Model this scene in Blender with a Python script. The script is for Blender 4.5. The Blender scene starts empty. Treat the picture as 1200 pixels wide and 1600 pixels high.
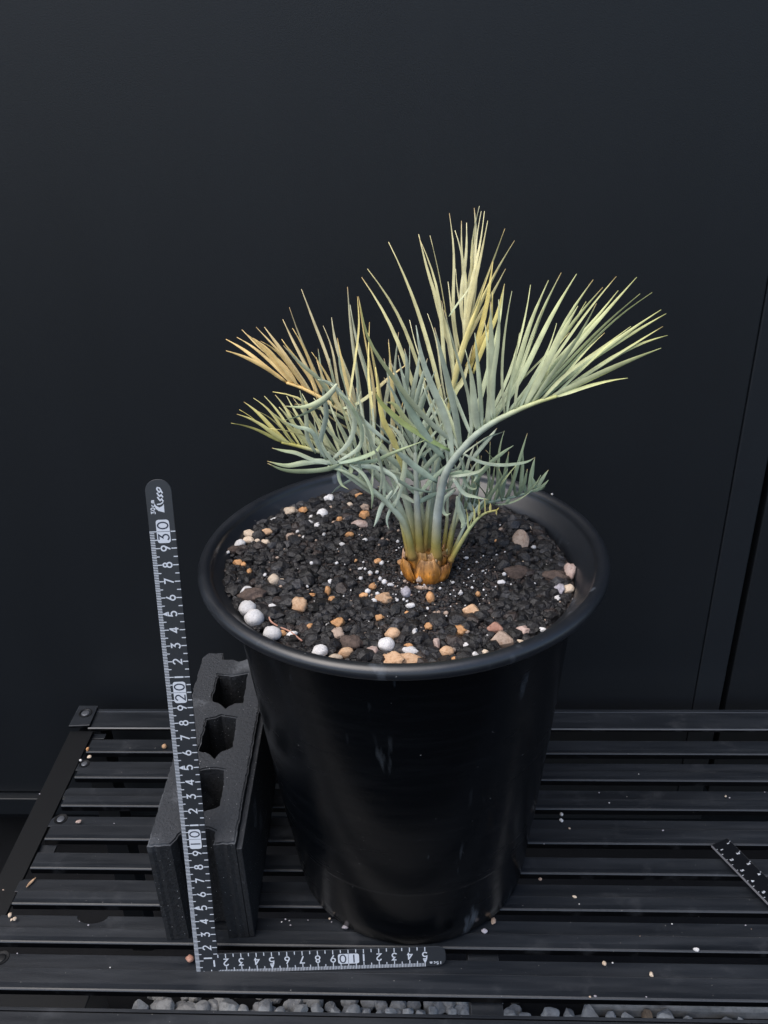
import bpy, bmesh, math, random
from mathutils import Vector, Matrix, noise
random.seed(7)
R = math.radians
U = 0.01                                     # the script thinks in centimetres, the scene is in metres
scn = bpy.context.scene
COL = scn.collection

# ------------------------------------------------------------------ camera
F, PIT, ROL, YAW = 1301.48, 0.4689705, -0.0317893, -0.0498358
CAM = Vector((14.9808, -34.5222, 51.1831))
fw = Vector((math.sin(YAW)*math.cos(PIT), math.cos(YAW)*math.cos(PIT), -math.sin(PIT)))
r0 = Vector((math.cos(YAW), -math.sin(YAW), 0)); u0 = r0.cross(fw)
rt = r0*math.cos(ROL) + u0*math.sin(ROL); up = -r0*math.sin(ROL) + u0*math.cos(ROL)
cd = bpy.data.cameras.new('camera'); cam = bpy.data.objects.new('camera', cd); COL.objects.link(cam)
cd.sensor_fit = 'VERTICAL'; cd.sensor_height = 36; cd.sensor_width = 27
cd.lens = F/1600*36; cd.clip_start = 0.01; cd.clip_end = 200
m = Matrix((rt, up, -fw)).transposed().to_4x4(); m.translation = CAM*U
cam.matrix_world = m
scn.camera = cam

# ------------------------------------------------------------------ world and light
w = bpy.data.worlds.new('World'); scn.world = w; w.use_nodes = True
nt = w.node_tree; bg = nt.nodes['Background']
sky = nt.nodes.new('ShaderNodeTexSky'); sky.sky_type = 'NISHITA'; sky.sun_disc = False
SUN_EL, SUN_AZ = R(63), R(232)
sky.sun_elevation = SUN_EL; sky.sun_rotation = SUN_AZ
sky.air_density = 1.0; sky.dust_density = 2.0; sky.ozone_density = 1.0
nt.links.new(sky.outputs[0], bg.inputs[0]); bg.inputs[1].default_value = 0.105
sl = bpy.data.lights.new('sun', 'SUN'); sl.energy = 1.5; sl.angle = R(60); sl.color = (1.0, 0.935, 0.855)
so = bpy.data.objects.new('sun', sl); COL.objects.link(so)
sd = Vector((math.sin(SUN_AZ)*math.cos(SUN_EL), math.cos(SUN_AZ)*math.cos(SUN_EL), math.sin(SUN_EL)))
so.rotation_euler = sd.to_track_quat('Z', 'Y').to_euler()
scn.view_settings.view_transform = 'Standard'; scn.view_settings.look = 'None'
scn.view_settings.gamma = 1; scn.view_settings.exposure = 1.0

# ------------------------------------------------------------------ helpers
def ray(px, py):
    return rt*((px-600)/F) - up*((py-800)/F) + fw
def atY(px, py, Y):
    d = ray(px, py); return CAM + d*((Y-CAM.y)/d.y)
def atZ(px, py, Z=0.0):
    d = ray(px, py); return CAM + d*((Z-CAM.z)/d.z)

def tag(o, label=None, cat=None, group=None, kind=None):
    if label: o['label'] = label
    if cat: o['category'] = cat
    if group: o['group'] = group
    if kind: o['kind'] = kind
    return o
def empty(name, loc=(0, 0, 0), rot=(0, 0, 0)):
    o = bpy.data.objects.new(name, None); o.empty_display_size = 0.02
    o.location = Vector(loc)*U; o.rotation_euler = rot; COL.objects.link(o); return o
def link(name, me, mat=None, parent=None, smooth=False):
    if mat is not None and not me.materials: me.materials.append(mat)
    if smooth:
        me.polygons.foreach_set('use_smooth', [True]*len(me.polygons))
    o = bpy.data.objects.new(name, me); COL.objects.link(o)
    if parent: o.parent = parent
    return o
def mesh(name, vs, fs):
    me = bpy.data.meshes.new(name); me.from_pydata([(v[0]*U, v[1]*U, v[2]*U) for v in vs], [], fs); me.update(); return me
def bm_obj(name, bm, mat, parent=None, smooth=False):
    bmesh.ops.recalc_face_normals(bm, faces=bm.faces)
    me = bpy.data.meshes.new(name); bm.to_mesh(me); bm.free()
    me.transform(Matrix.Scale(U, 4)); return link(name, me, mat, parent, smooth)
class MB:
    def __init__(s): s.v = []; s.f = []
    def add(s, vs, fs):
        k = len(s.v); s.v += [tuple(v) for v in vs]; s.f += [tuple(i+k for i in f) for f in fs]; return s
    def box(s, a, b):
        (x0, y0, z0), (x1, y1, z1) = a, b
        return s.add([(x0,y0,z0),(x1,y0,z0),(x1,y1,z0),(x0,y1,z0),(x0,y0,z1),(x1,y0,z1),(x1,y1,z1),(x0,y1,z1)],
              [(3,2,1,0),(4,5,6,7),(0,1,5,4),(1,2,6,5),(2,3,7,6),(3,0,4,7)])
    def extrude_x(s, prof, x0, x1):          # prof: (y, z), counter-clockwise seen from +x
        n = len(prof)
        vs = [(x0, y, z) for y, z in prof] + [(x1, y, z) for y, z in prof]
        fs = [(i, (i+1) % n, n+(i+1) % n, n+i) for i in range(n)] + [tuple(range(n))[::-1], tuple(range(n, 2*n))]
        return s.add(vs, [f[::-1] for f in fs][:n] + fs[n:]) if False else s.add(vs, fs)
    def prism(s, poly, z0, z1):              # poly: (x, y) counter-clockwise
        n = len(poly)
        vs = [(x, y, z0) for x, y in poly] + [(x, y, z1) for x, y in poly]
        return s.add(vs, [(i, (i+1) % n, n+(i+1) % n, n+i) for i in range(n)] + [tuple(range(n))[::-1], tuple(range(n, 2*n))])
    def obj(s, name, mat, parent=None, smooth=False, bevel=0.0):
        me = mesh(name, s.v, s.f)
        bm = bmesh.new(); bm.from_mesh(me); bmesh.ops.recalc_face_normals(bm, faces=bm.faces)
        if bevel:
            es = [e for e in bm.edges if len(e.link_faces) == 2 and e.calc_face_angle(0) > 0.6]
            bmesh.ops.bevel(bm, geom=es, offset=bevel*U, segments=2, affect='EDGES', profile=0.5)
        bm.to_mesh(me); bm.free()
        return link(name, me, mat, parent, smooth)
def lathe(prof, n=128, cx=0, cy=0, shear=0.0, wob=0.0):
    mb = MB(); k = len(prof)
    vs = []
    for i in range(n):
        a = 2*math.pi*i/n
        for r, z in prof:
            rr = r*(1+wob*math.sin(2*a+1.0))
            vs.append((cx+shear*z+rr*math.cos(a), cy+rr*math.sin(a), z))
    fs = []
    for i in range(n):
        j = (i+1) % n
        for q in range(k-1): fs.append((i*k+q, j*k+q, j*k+q+1, i*k+q+1))
    return mb.add(vs, fs)
def rock_mesh(name, seed, sub=2, amp=0.25, freq=1.2, facet=0):
    bm = bmesh.new(); bmesh.ops.create_icosphere(bm, subdivisions=sub, radius=1.0)
    rs = random.Random(seed); off = Vector((seed*7.31, seed*3.17, seed*1.93))
    planes = []
    for _ in range(facet):
        d = Vector((rs.gauss(0,1), rs.gauss(0,1), rs.gauss(0,1))).normalized(); planes.append((d, rs.uniform(0.55, 0.85)))
    for v in bm.verts:
        d = v.co.normalized()
        r = 1 + amp*noise.noise(d*freq+off) + amp*0.45*noise.noise(d*freq*2.7+off)
        p = d*r
        for n_, h in planes:
            k = p.dot(n_)
            if k > h: p -= n_*(k-h)*0.9
        v.co = p
    me = bpy.data.meshes.new(name); bm.to_mesh(me); bm.free(); return me

# ------------------------------------------------------------------ materials
def N(t, ty, **kw):
    n = t.nodes.new(ty)
    for k, v in kw.items(): setattr(n, k, v)
    return n
def base_mat(name, col, rough=0.5, spec=0.5, metal=0.0):
    m = bpy.data.materials.new(name); m.use_nodes = True
    b = m.node_tree.nodes['Principled BSDF']
    b.inputs['Base Color'].default_value = (*col, 1); b.inputs['Roughness'].default_value = rough
    b.inputs['Specular IOR Level'].default_value = spec; b.inputs['Metallic'].default_value = metal
    return m, m.node_tree, b
def coords(t, scale=(1, 1, 1), obj=True):
    tc = N(t, 'ShaderNodeTexCoord'); mp = N(t, 'ShaderNodeMapping'); mp.inputs['Scale'].default_value = scale
    t.links.new(tc.outputs['Object' if obj else 'Generated'], mp.inputs[0]); return mp.outputs[0]
def noise_tex(t, vec, scale, detail=4, rough=0.55):
    n = N(t, 'ShaderNodeTexNoise'); n.inputs['Scale'].default_value = scale; n.inputs['Detail'].default_value = detail
    n.inputs['Roughness'].default_value = rough; t.links.new(vec, n.inputs['Vector']); return n.outputs[0]
def ramp(t, fac, stops):
    r = N(t, 'ShaderNodeValToRGB'); e = r.color_ramp.elements
    while len(e) < len(stops): e.new(0.5)
    for i, (p, c) in enumerate(stops):
        e[i].position = p; e[i].color = (*c, 1) if len(c) == 3 else c
    t.links.new(fac, r.inputs[0]); return r.outputs[0]
def mix(t, fac, a, b):
    n = N(t, 'ShaderNodeMix', data_type='RGBA')
    for s, v in ((n.inputs['Factor'], fac), (n.inputs['A'], a), (n.inputs['B'], b)):
        if hasattr(v, 'links') or isinstance(v, bpy.types.NodeSocket): t.links.new(v, s)
        elif isinstance(v, (tuple, list)): s.default_value = (*v, 1)
        else: s.default_value = v
    return n.outputs['Result']
def bump(t, b, h, strength=0.3, dist=0.0005):
    n = N(t, 'ShaderNodeBump'); n.inputs['Strength'].default_value = strength; n.inputs['Distance'].default_value = dist
    t.links.new(h, n.inputs['Height']); t.links.new(n.outputs[0], b.inputs['Normal'])
W3 = lambda v: (v, v, v)

def mat_wall(name='painted_wall_steel', gn=1.0):
    m, t, b = base_mat(name, (0.008, 0.011, 0.016), 0.46, 0.42)
    v = coords(t)
    c = ramp(t, noise_tex(t, coords(t, (5, 5, 1)), 2.2, 5, 0.6), [(0.3, (0.0062*gn, 0.0079*gn, 0.0105*gn)), (0.7, (0.0078*gn, 0.0098*gn, 0.0128*gn))])
    t.links.new(c, b.inputs['Base Color'])
    bump(t, b, noise_tex(t, v, 1150, 3), 0.30, 0.0003); return m
def mat_slat():
    m, t, b = base_mat('black_slat', (0.02, 0.022, 0.028), 0.45, 0.5)
    v = coords(t); vs = coords(t, (0.25, 3, 3))
    c0 = ramp(t, noise_tex(t, vs, 30, 5), [(0.35, (0.0080, 0.0102, 0.0140)), (0.7, (0.0190, 0.0230, 0.0295))])
    sp = ramp(t, noise_tex(t, v, 620, 2, 0.4), [(0.765, W3(0)), (0.80, W3(0.7))])
    du = ramp(t, noise_tex(t, v, 38, 6, 0.65), [(0.57, W3(0)), (0.8, W3(0.30))])
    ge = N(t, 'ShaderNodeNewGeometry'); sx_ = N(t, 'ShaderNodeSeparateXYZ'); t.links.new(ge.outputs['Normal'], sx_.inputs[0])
    top_lit = ramp(t, sx_.outputs['Z'], [(0.55, W3(0)), (0.92, W3(1))])
    c0 = mix(t, top_lit, (0.0014, 0.0017, 0.0024), c0)  # shade painted in: front faces near black, upward faces keep the lighter colour
    worn_highlight = ramp(t, sx_.outputs['Z'], [(0.2, W3(0)), (0.45, W3(1)), (0.8, W3(1)), (0.97, W3(0))])
    c0 = mix(t, worn_highlight, c0, (0.066, 0.072, 0.083))  # bright edge highlight painted along the bevels, together with worn paint
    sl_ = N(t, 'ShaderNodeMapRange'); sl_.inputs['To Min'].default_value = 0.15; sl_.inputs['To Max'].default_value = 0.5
    t.links.new(top_lit, sl_.inputs['Value']); t.links.new(sl_.outputs[0], b.inputs['Specular IOR Level'])
    c1 = mix(t, du, c0, (0.10, 0.105, 0.115)); c2 = mix(t, sp, c1, (0.42, 0.41, 0.39))
    t.links.new(c2, b.inputs['Base Color'])
    rr = ramp(t, noise_tex(t, vs, 60, 4), [(0.3, W3(0.28)), (0.7, W3(0.5))]); t.links.new(rr, b.inputs['Roughness'])
    bump(t, b, noise_tex(t, v, 1100, 3), 0.25, 0.0003); return m
def mat_pot(name='black_pot_plastic', basec=(0.0014, 0.0020, 0.0030), r0=0.18, r1=0.30, spec=0.30, dust=0.04):
    m, t, b = base_mat(name, (0.012, 0.013, 0.016), 0.33, spec)
    v = coords(t); vz = coords(t, (6, 6, 1.0)); vh = coords(t, (1, 1, 7))
    sc = ramp(t, noise_tex(t, vz, 14, 3, 0.5), [(0.645, W3(0)), (0.74, W3(0.55))])
    gate = ramp(t, noise_tex(t, v, 9, 2), [(0.46, W3(0)), (0.58, W3(1))])
    k = N(t, 'ShaderNodeMath', operation='MULTIPLY'); t.links.new(sc, k.inputs[0]); t.links.new(gate, k.inputs[1])
    du = ramp(t, noise_tex(t, vh, 16, 6, 0.7), [(0.5, W3(0)), (0.85, W3(dust))])
    c = mix(t, du, basec, (0.09, 0.095, 0.105))
    c = mix(t, k.outputs[0], c, (0.15, 0.17, 0.20))
    sp = ramp(t, noise_tex(t, v, 500, 1), [(0.80, W3(0)), (0.82, W3(0.6))])
    c = mix(t, sp, c, (0.25, 0.25, 0.25))
    t.links.new(c, b.inputs['Base Color'])
    rr = ramp(t, noise_tex(t, vh, 22, 5), [(0.3, W3(r0)), (0.75, W3(r1))]); t.links.new(rr, b.inputs['Roughness'])
    bump(t, b, noise_tex(t, v, 260, 3), 0.12, 0.0004); return m
def mat_block(name='black_concrete', gain=1.0, pl=0.60):
    m, t, b = base_mat(name, (0.03, 0.032, 0.037), 0.85, 0.35)
    v = coords(t)
    c = ramp(t, noise_tex(t, v, 420, 4, 0.7), [(0.3, (0.005*gain, 0.006*gain, 0.0078*gain)), (0.72, (0.020*gain, 0.023*gain, 0.028*gain))])
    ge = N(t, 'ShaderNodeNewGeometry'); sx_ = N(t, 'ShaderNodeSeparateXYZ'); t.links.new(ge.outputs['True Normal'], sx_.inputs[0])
    c = mix(t, ramp(t, sx_.outputs['Z'], [(0.4, W3(0)), (0.85, W3(0.55))]), c, (0.085, 0.092, 0.105))      # top light painted in: upward faces paler than the sides
    pale = ramp(t, noise_tex(t, v, 24, 5, 0.6), [(pl, W3(0)), (pl+0.16, W3(0.6))])
    c = mix(t, pale, c, (0.20, 0.215, 0.24))
    sp = ramp(t, noise_tex(t, v, 700, 1), [(0.735, W3(0)), (0.77, W3(1))]); c = mix(t, sp, c, (0.35, 0.36, 0.38))
    t.links.new(c, b.inputs['Base Color'])
    bump(t, b, noise_tex(t, v, 380, 5, 0.75), 1.0, 0.0022); return m
def mat_stone(name, a, b_, sc=220, rough=0.75, speck=None, bs=0.8):
    m, t, b = base_mat(name, a, rough, 0.35)
    v = N(t, 'ShaderNodeNewGeometry').outputs['Position']; oi = N(t, 'ShaderNodeObjectInfo')
    c = mix(t, ramp(t, noise_tex(t, v, sc, 6, 0.7), [(0.32, W3(0)), (0.68, W3(1))]), a, b_)
    c = mix(t, ramp(t, noise_tex(t, v, sc*3.1, 3, 0.7), [(0.5, W3(0)), (0.72, W3(0.55))]), c, tuple(x*0.55 for x in a))
    hv = N(t, 'ShaderNodeHueSaturation'); t.links.new(c, hv.inputs['Color'])
    mr = N(t, 'ShaderNodeMapRange'); mr.inputs['To Min'].default_value = 0.82; mr.inputs['To Max'].default_value = 1.15
    t.links.new(oi.outputs['Random'], mr.inputs['Value']); t.links.new(mr.outputs[0], hv.inputs['Value'])
    out = hv.outputs[0]
    if speck:
        s = ramp(t, noise_tex(t, v, sc*2.2, 2), [(0.62, W3(0)), (0.72, W3(0.7))]); out = mix(t, s, out, speck)
    t.links.new(out, b.inputs['Base Color'])
    bump(t, b, noise_tex(t, v, sc*1.7, 4, 0.7), bs, 0.0006); return m
def mat_vc(name, rough=0.5, spec=0.4, streak=False):
    m, t, b = base_mat(name, (0.3, 0.3, 0.3), rough, spec)
    a = N(t, 'ShaderNodeVertexColor', layer_name='Col')
    v = coords(t); n = noise_tex(t, v, 130, 3)
    hv = N(t, 'ShaderNodeHueSaturation'); t.links.new(a.outputs[0], hv.inputs['Color'])
    mr = N(t, 'ShaderNodeMapRange'); mr.inputs['To Min'].default_value = 0.55; mr.inputs['To Max'].default_value = 1.45
    t.links.new(n, mr.inputs['Value']); t.links.new(mr.outputs[0], hv.inputs['Value'])
    out = hv.outputs[0]
    if streak:
        vs = coords(t, (1, 1, 0.22)); sn = noise_tex(t, vs, 420, 5, 0.7)
        out = mix(t, ramp(t, sn, [(0.38, W3(0.6)), (0.5, W3(0))]), out, (0.075, 0.028, 0.008))
        out = mix(t, ramp(t, noise_tex(t, v, 240, 4, 0.7), [(0.60, W3(0)), (0.72, W3(0.6))]), out, (0.46, 0.30, 0.18))
        bump(t, b, sn, 0.9, 0.0012)
    t.links.new(out, b.inputs['Base Color'])
    return m
def mat_plain(name, col, rough=0.5, spec=0.5, metal=0.0, var=0.15, sc=60):
    m, t, b = base_mat(name, col, rough, spec, metal)
    v = coords(t)
    c = mix(t, noise_tex(t, v, sc, 4), tuple(x*(1-var) for x in col), tuple(x*(1+var) for x in col))
    t.links.new(c, b.inputs['Base Color']); return m
def mat_soil():
    m, t, b = base_mat('black_soil', (0.02, 0.018, 0.017), 0.5, 0.5)
    a = N(t, 'ShaderNodeVertexColor', layer_name='Col'); v = coords(t)
    c = mix(t, noise_tex(t, v, 300, 4, 0.7), (0.3, 0.3, 0.32), (1.5, 1.45, 1.5))
    mm = N(t, 'ShaderNodeMix', data_type='RGBA', blend_type='MULTIPLY'); mm.inputs['Factor'].default_value = 1
    t.links.new(a.outputs[0], mm.inputs['A']); t.links.new(c, mm.inputs['B'])
    t.links.new(mm.outputs['Result'], b.inputs['Base Color'])
    bump(t, b, noise_tex(t, v, 420, 4, 0.7), 0.9, 0.001); return m

M = dict(
    wall=mat_wall(), wallb=mat_wall('lit_cover_strip', 1.3), slat=mat_slat(), pot=mat_pot(), rim=mat_pot('weathered_pot_rim', (0.0085, 0.0105, 0.0145), 0.30, 0.46, 0.75, 0.18), block=mat_block(), blockedge=mat_block('chipped_concrete_edge', 1.25, 0.52), soil=mat_soil(),
    strip=mat_plain('black_steel', (0.0028, 0.0036, 0.0050), 0.5, 0.4),
    bolt=mat_plain('dull_zinc', (0.13, 0.14, 0.16), 0.45, 0.5, 0.6),
    ruler=mat_plain('dark_grey_anodised', (0.022, 0.025, 0.030), 0.36, 0.55, 0.0, 0.06, 300),
    print=mat_plain('white_print', (0.52, 0.555, 0.61), 0.55, 0.3, 0, 0.03),
    inkd=mat_plain('dark_print', (0.035, 0.042, 0.06), 0.5, 0.3, 0, 0.03),
    ruler2=mat_plain('black_ruler', (0.004, 0.005, 0.007), 0.35, 0.4),
    edge=mat_plain('lit_edge', (0.20, 0.20, 0.22), 0.5, 0.5),
    gravel=mat_stone('grey_crushed_stone', (0.22, 0.22, 0.217), (0.43, 0.425, 0.415), 60, 0.85),
    gravelb=mat_stone('brown_crushed_stone', (0.13, 0.09, 0.06), (0.30, 0.22, 0.15), 60, 0.85),
    concrete=mat_stone('grey_concrete', (0.15, 0.15, 0.145), (0.29, 0.285, 0.275), 30, 0.9),
    dirt=mat_plain('dark_ground', (0.007, 0.0072, 0.008), 0.95, 0.2, 0, 0.4, 40),
    white=mat_stone('white_perlite', (0.58, 0.57, 0.57), (0.72, 0.71, 0.71), 500, 0.8, None, 0.7),
    cream=mat_stone('cream_pumice', (0.52, 0.40, 0.29), (0.66, 0.56, 0.45), 260, 0.8),
    tan=mat_stone('tan_pumice', (0.46, 0.27, 0.15), (0.62, 0.43, 0.28), 220, 0.8, (0.34, 0.17, 0.08)),
    orange=mat_stone('orange_pebble', (0.48, 0.23, 0.09), (0.62, 0.36, 0.18), 240, 0.75, (0.36, 0.15, 0.05)),
    pink=mat_stone('pinkish_pebble', (0.40, 0.28, 0.24), (0.56, 0.45, 0.40), 240, 0.8, (0.30, 0.18, 0.15)),
    brown=mat_stone('brown_lava', (0.050, 0.036, 0.030), (0.125, 0.090, 0.075), 220, 0.85, (0.03, 0.022, 0.02), 1.0),
    greytan=mat_stone('grey_tan_stone', (0.27, 0.19, 0.145), (0.43, 0.34, 0.275), 200, 0.85, (0.22, 0.14, 0.10)),
    red=mat_stone('reddish_stone', (0.30, 0.14, 0.10), (0.48, 0.28, 0.21), 220, 0.8, (0.2, 0.08, 0.05)),
    lilac=mat_stone('grey_lilac_stone', (0.30, 0.28, 0.31), (0.46, 0.44, 0.48), 260, 0.8),
    leaf=mat_vc('glaucous_leaf', 0.5, 0.35), scale=mat_vc('bud_scale', 0.5, 0.4, True),
)

# ------------------------------------------------------------------ ground
g = MB().add([(-1500,-1500,-31.5),(1500,-1500,-31.5),(1500,1500,-31.5),(-1500,1500,-31.5)], [(0,1,2,3)]).obj('ground', M['dirt'])
tag(g, 'dark earth under the bench', kind='structure')
k = MB().box((31.0, 17.3, -36), (140, 20.0, -30.1)).obj('concrete_kerb', M['concrete'], bevel=0.4)
tag(k, 'grey concrete footing edge seen through the gap under the bench', kind='structure')

# ------------------------------------------------------------------ the wall behind
WY = 28.0
wall = empty('panel_wall', (10, WY, -30)); tag(wall, 'tall matt black steel panel wall behind the bench', 'wall')
def wpart(name, x0, x1, y0, y1, z0, z1, bev=0.12, mat=None):
    o = MB().box((x0-10, y0-WY, z0+30), (x1-10, y1-WY, z1+30)).obj(name, mat or M['wall'], wall, bevel=bev); return o
wpart('panel', -230, 40.30, WY, WY+2, -12.7, 215)
wpart('panel', 40.36, 42.85, WY, WY+2, -12.7, 215, 0.14, M['wallb'])  # wall colour lightened here to suggest more light on this strip
wpart('panel', 43.45, 260, WY+0.25, WY+2.2, -12.7, 215)
wpart('backing', -230, 260, WY+2.4, WY+3, -12.7, 215, 0)
wpart('base_flashing', -230, 42.85, WY-0.75, WY+1.0, -15.15, -12.95, 0.1)
wpart('foundation', -230, 260, WY+14, WY+16, -31.5, -15.4, 0, M['dirt'])

# ------------------------------------------------------------------ the bench
BX1 = 78.0
bench = empty('slatted_bench', (0, 12, 0)); tag(bench, 'black slatted metal bench under the pot, its slats running left to right', 'bench')
def bpart(mb, name, mat, bevel=0.0, parent=None):
    mb.v = [(x, y-12, z) for x, y, z in mb.v]
    return mb.obj(name, mat, parent or bench, bevel=bevel)
def ledge_poly(x0, x1, y0, y1, notch=None, rad=0.0):
    pts = [(x0, y0), (x1, y0), (x1, y1)]
    if notch:
        nx, nr = notch
        pts += [(nx+nr*math.cos(a), y1-0.001-nr*0.55*math.sin(a)) for a in [math.pi*i/10 for i in range(11)]]
    pts += [(x0+0.25, y1), (x0, y1-0.25)]
    return pts
slats = [(-1.37, 0.15, 1.25, (-17.5, 0.5), -19.0), (1.94, 3.1, 4.2, (-8.4, 1.1), -15.2), (4.94, 6.1, 7.2, None, -14.9), (7.96, 9.45, None, None, -14.85),
         (10.70, 12.15, 13.17, None, -14.85), (14.06, 15.2, 16.25, None, -14.85), (17.16, 18.25, 19.3, None, -14.9), (20.23, 21.88, None, None, -15.0)]
for f, c, r_, notch, x0 in slats:
    mb = MB().extrude_x([(f+0.02, -0.55), (c, -0.55), (c, -0.04), (c-0.06, 0.0), (f+0.5, -0.015), (f+0.12, 0.03), (f+0.03, 0.0), (f, -0.06)], x0+0.35, BX1)
    sg = random.uniform(-0.05, 0.05); mb.v = [(x, y+sg*math.sin((x-10)/30), z+random.Random(int(x)).uniform(-.01, .01)) for x, y, z in mb.v]
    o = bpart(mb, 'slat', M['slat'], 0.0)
    if r_:
        mb = MB().prism(ledge_poly(x0, BX1, c+0.003, r_, notch), -0.34, -0.2)
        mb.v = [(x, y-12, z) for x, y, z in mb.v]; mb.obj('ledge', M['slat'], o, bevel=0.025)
# back rail and front rail with their groove
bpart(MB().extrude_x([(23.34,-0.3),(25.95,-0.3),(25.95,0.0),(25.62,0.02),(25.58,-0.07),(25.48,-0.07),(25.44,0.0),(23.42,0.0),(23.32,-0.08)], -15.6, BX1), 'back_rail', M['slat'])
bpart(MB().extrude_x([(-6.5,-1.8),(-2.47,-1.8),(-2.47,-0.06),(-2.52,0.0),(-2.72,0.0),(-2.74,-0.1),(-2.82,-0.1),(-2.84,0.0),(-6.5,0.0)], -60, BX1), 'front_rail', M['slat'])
# left end strip, corner bracket
bpart(MB().prism([(-16.25,-6.5),(-14.55,-6.5),(-15.15,23.3),(-17.3,23.3)], -0.62, -0.35), 'end_strip', M['strip'], 0.03)
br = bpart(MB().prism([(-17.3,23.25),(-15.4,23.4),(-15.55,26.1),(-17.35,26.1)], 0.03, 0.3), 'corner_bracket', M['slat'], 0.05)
def disc(mb, cx, cy, z0, r, h, n=20, dome=0.0):
    dome *= 0.4; h *= 0.7
    pr = [(r, z0), (r, z0+h*0.6), (r*0.85, z0+h), (r*0.4, z0+h+dome), (0.001, z0+h+dome*1.2)]
    sub = lathe(pr, n, cx, cy); mb.add(sub.v, sub.f); return mb
b = disc(MB(), -16.35, 25.0, 0.30, 0.36, 0.10, dome=0.04); bpart(b, 'bolt', M['bolt'], parent=None)
rg = lathe([(0.62,0.302),(0.60,0.36),(0.52,0.37),(0.46,0.31)], 24, -16.35, 25.0); bpart(rg, 'washer', M['strip'])
for px, py, zz, r1 in ((95, 1280, -0.2, 0.30), (132, 1193.5, -0.2, 0.26), (2, 1497, -0.2, 0.30)):
    q = atZ(px, py, zz)
    bpart(disc(MB(), q.x, q.y, zz, r1, 0.10, dome=0.05), 'screw', M['bolt'] if px > 10 else M['strip'])
    bpart(lathe([(r1*1.75, zz+0.004), (r1*1.7, zz+0.05), (r1*1.2, zz+0.03), (r1*1.1, zz+0.004)], 24, q.x, q.y), 'washer', M['strip'])
q = atZ(72, 1326, -0.75); bpart(MB().box((q.x-0.75, q.y-0.4, -0.9), (q.x+0.75, q.y+0.35, -0.75)), 'mounting_plate', M['ruler'], 0.03)
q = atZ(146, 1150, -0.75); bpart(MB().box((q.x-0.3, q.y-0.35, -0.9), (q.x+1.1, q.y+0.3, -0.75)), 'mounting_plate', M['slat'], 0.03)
# cross bearers under the slats, legs
for x0, x1 in ((17.85, 19.9), (50.0, 52.0)):
    bpart(MB().box((x0, -2.4, -3.6), (x1, 25.8, -1.0)), 'cross_bearer', M['slat'], 0.05)
bpart(MB().box((-16.8, 23.6, -31.5), (-14.6, 25.8, -0.7)), 'leg', M['strip'], 0.1)
bpart(MB().box((-17.0, -5.8, -31.5), (-14.9, -3.6, -0.7)), 'leg', M['strip'], 0.1)
q0 = atZ(0, 1580, -22); q1 = atZ(128, 1590, -22)
bpart(MB().box((q0.x-20, q1.y-1.5, -31.4), (q1.x, q1.y+4.5, -22)), 'foot_panel', M['strip'], 0.1)

# ------------------------------------------------------------------ the pot
PX, PY, SH = 14.03, 10.40, -0.0082
prof_out = [(0.01, 0.22), (7.7, 0.22), (7.95, 0.0), (8.2, 0.03), (8.36, 0.25), (8.55, 1.6), (8.93, 5.6), (8.955, 5.7), (8.995, 5.8), (9.025, 5.95), (9.70, 13.0), (10.34, 20.5), (10.58, 23.2), (10.66, 24.1), (10.70, 24.5), (10.74, 24.7), (11.1, 24.95), (11.5, 25.12), (11.85, 25.26)]
prof_out += [(12.05+0.43*math.cos(R(a_)), 25.685+0.43*math.sin(R(a_))) for a_ in range(-90, 186, 15)]
prof_in = [(11.52, 25.55), (11.30, 25.36), (10.98, 25.02), (10.66, 24.78), (10.52, 24.3), (10.42, 23.5), (10.3, 22.5), (10.05, 19.5), (0.01, 19.4)]
pot = empty('plant_pot', (PX, PY, 0))
tag(pot, 'tall round black plastic nursery pot with a rolled rim', 'pot')
lathe([(r, z) for r, z in prof_out[:16]], 160, 0, 0, SH).obj('body', M['pot'], pot, True)
lathe([(r, z) for r, z in prof_out[15:]+prof_in], 160, 0, 0, SH, 0.0012).obj('rim', M['rim'], pot, True)

# ------------------------------------------------------------------ soil
def soil_z(x, y):
    dx, dy = x-13.85, y-10.44; r = math.hypot(dx, dy)
    z = 24.85 - 0.042*dx + 0.012*dy - 0.10*(r/11)**2
    z += 0.45*math.exp(-((x-20.3)**2+(y-15.5)**2)/9.0) + 0.10*math.exp(-((x-15.3)**2+(y-9.0)**2)/5.0)
    z += 0.16*noise.noise(Vector((x*0.45, y*0.45, 2.0)))
    return z
def soil_at(px, py, dz=0.0):
    z = 24.3
    for _ in range(12):
        q = atZ(px, py, z); z = soil_z(q.x, q.y)+dz
    return q
vs = [(13.85, 10.44, soil_z(13.85, 10.44)-0.25)]; fs = []
NR, NA = 26, 90
for i in range(1, NR+1):
    for j in range(NA):
        a = 2*math.pi*j/NA; r = 10.45*i/NR
        x, y = 13.85+r*math.cos(a), 10.44+r*math.sin(a); vs.append((x, y, soil_z(x, y)-0.22+0.12*noise.noise(Vector((x*2, y*2, 5)))))
for j in range(NA): fs.append((0, 1+j, 1+(j+1) % NA))
for i in range(NR-1):
    for j in range(NA):
        a = 1+i*NA+j; b_ = 1+i*NA+(j+1) % NA; fs.append((a, a+NA, b_+NA, b_))
def LZ(x, y): return 300+x/3.4286, 720+y/3.4286
def RZ(x, y): return 620+x/3.4286, 720+y/3.4286
K = 1/3.4286
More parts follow.
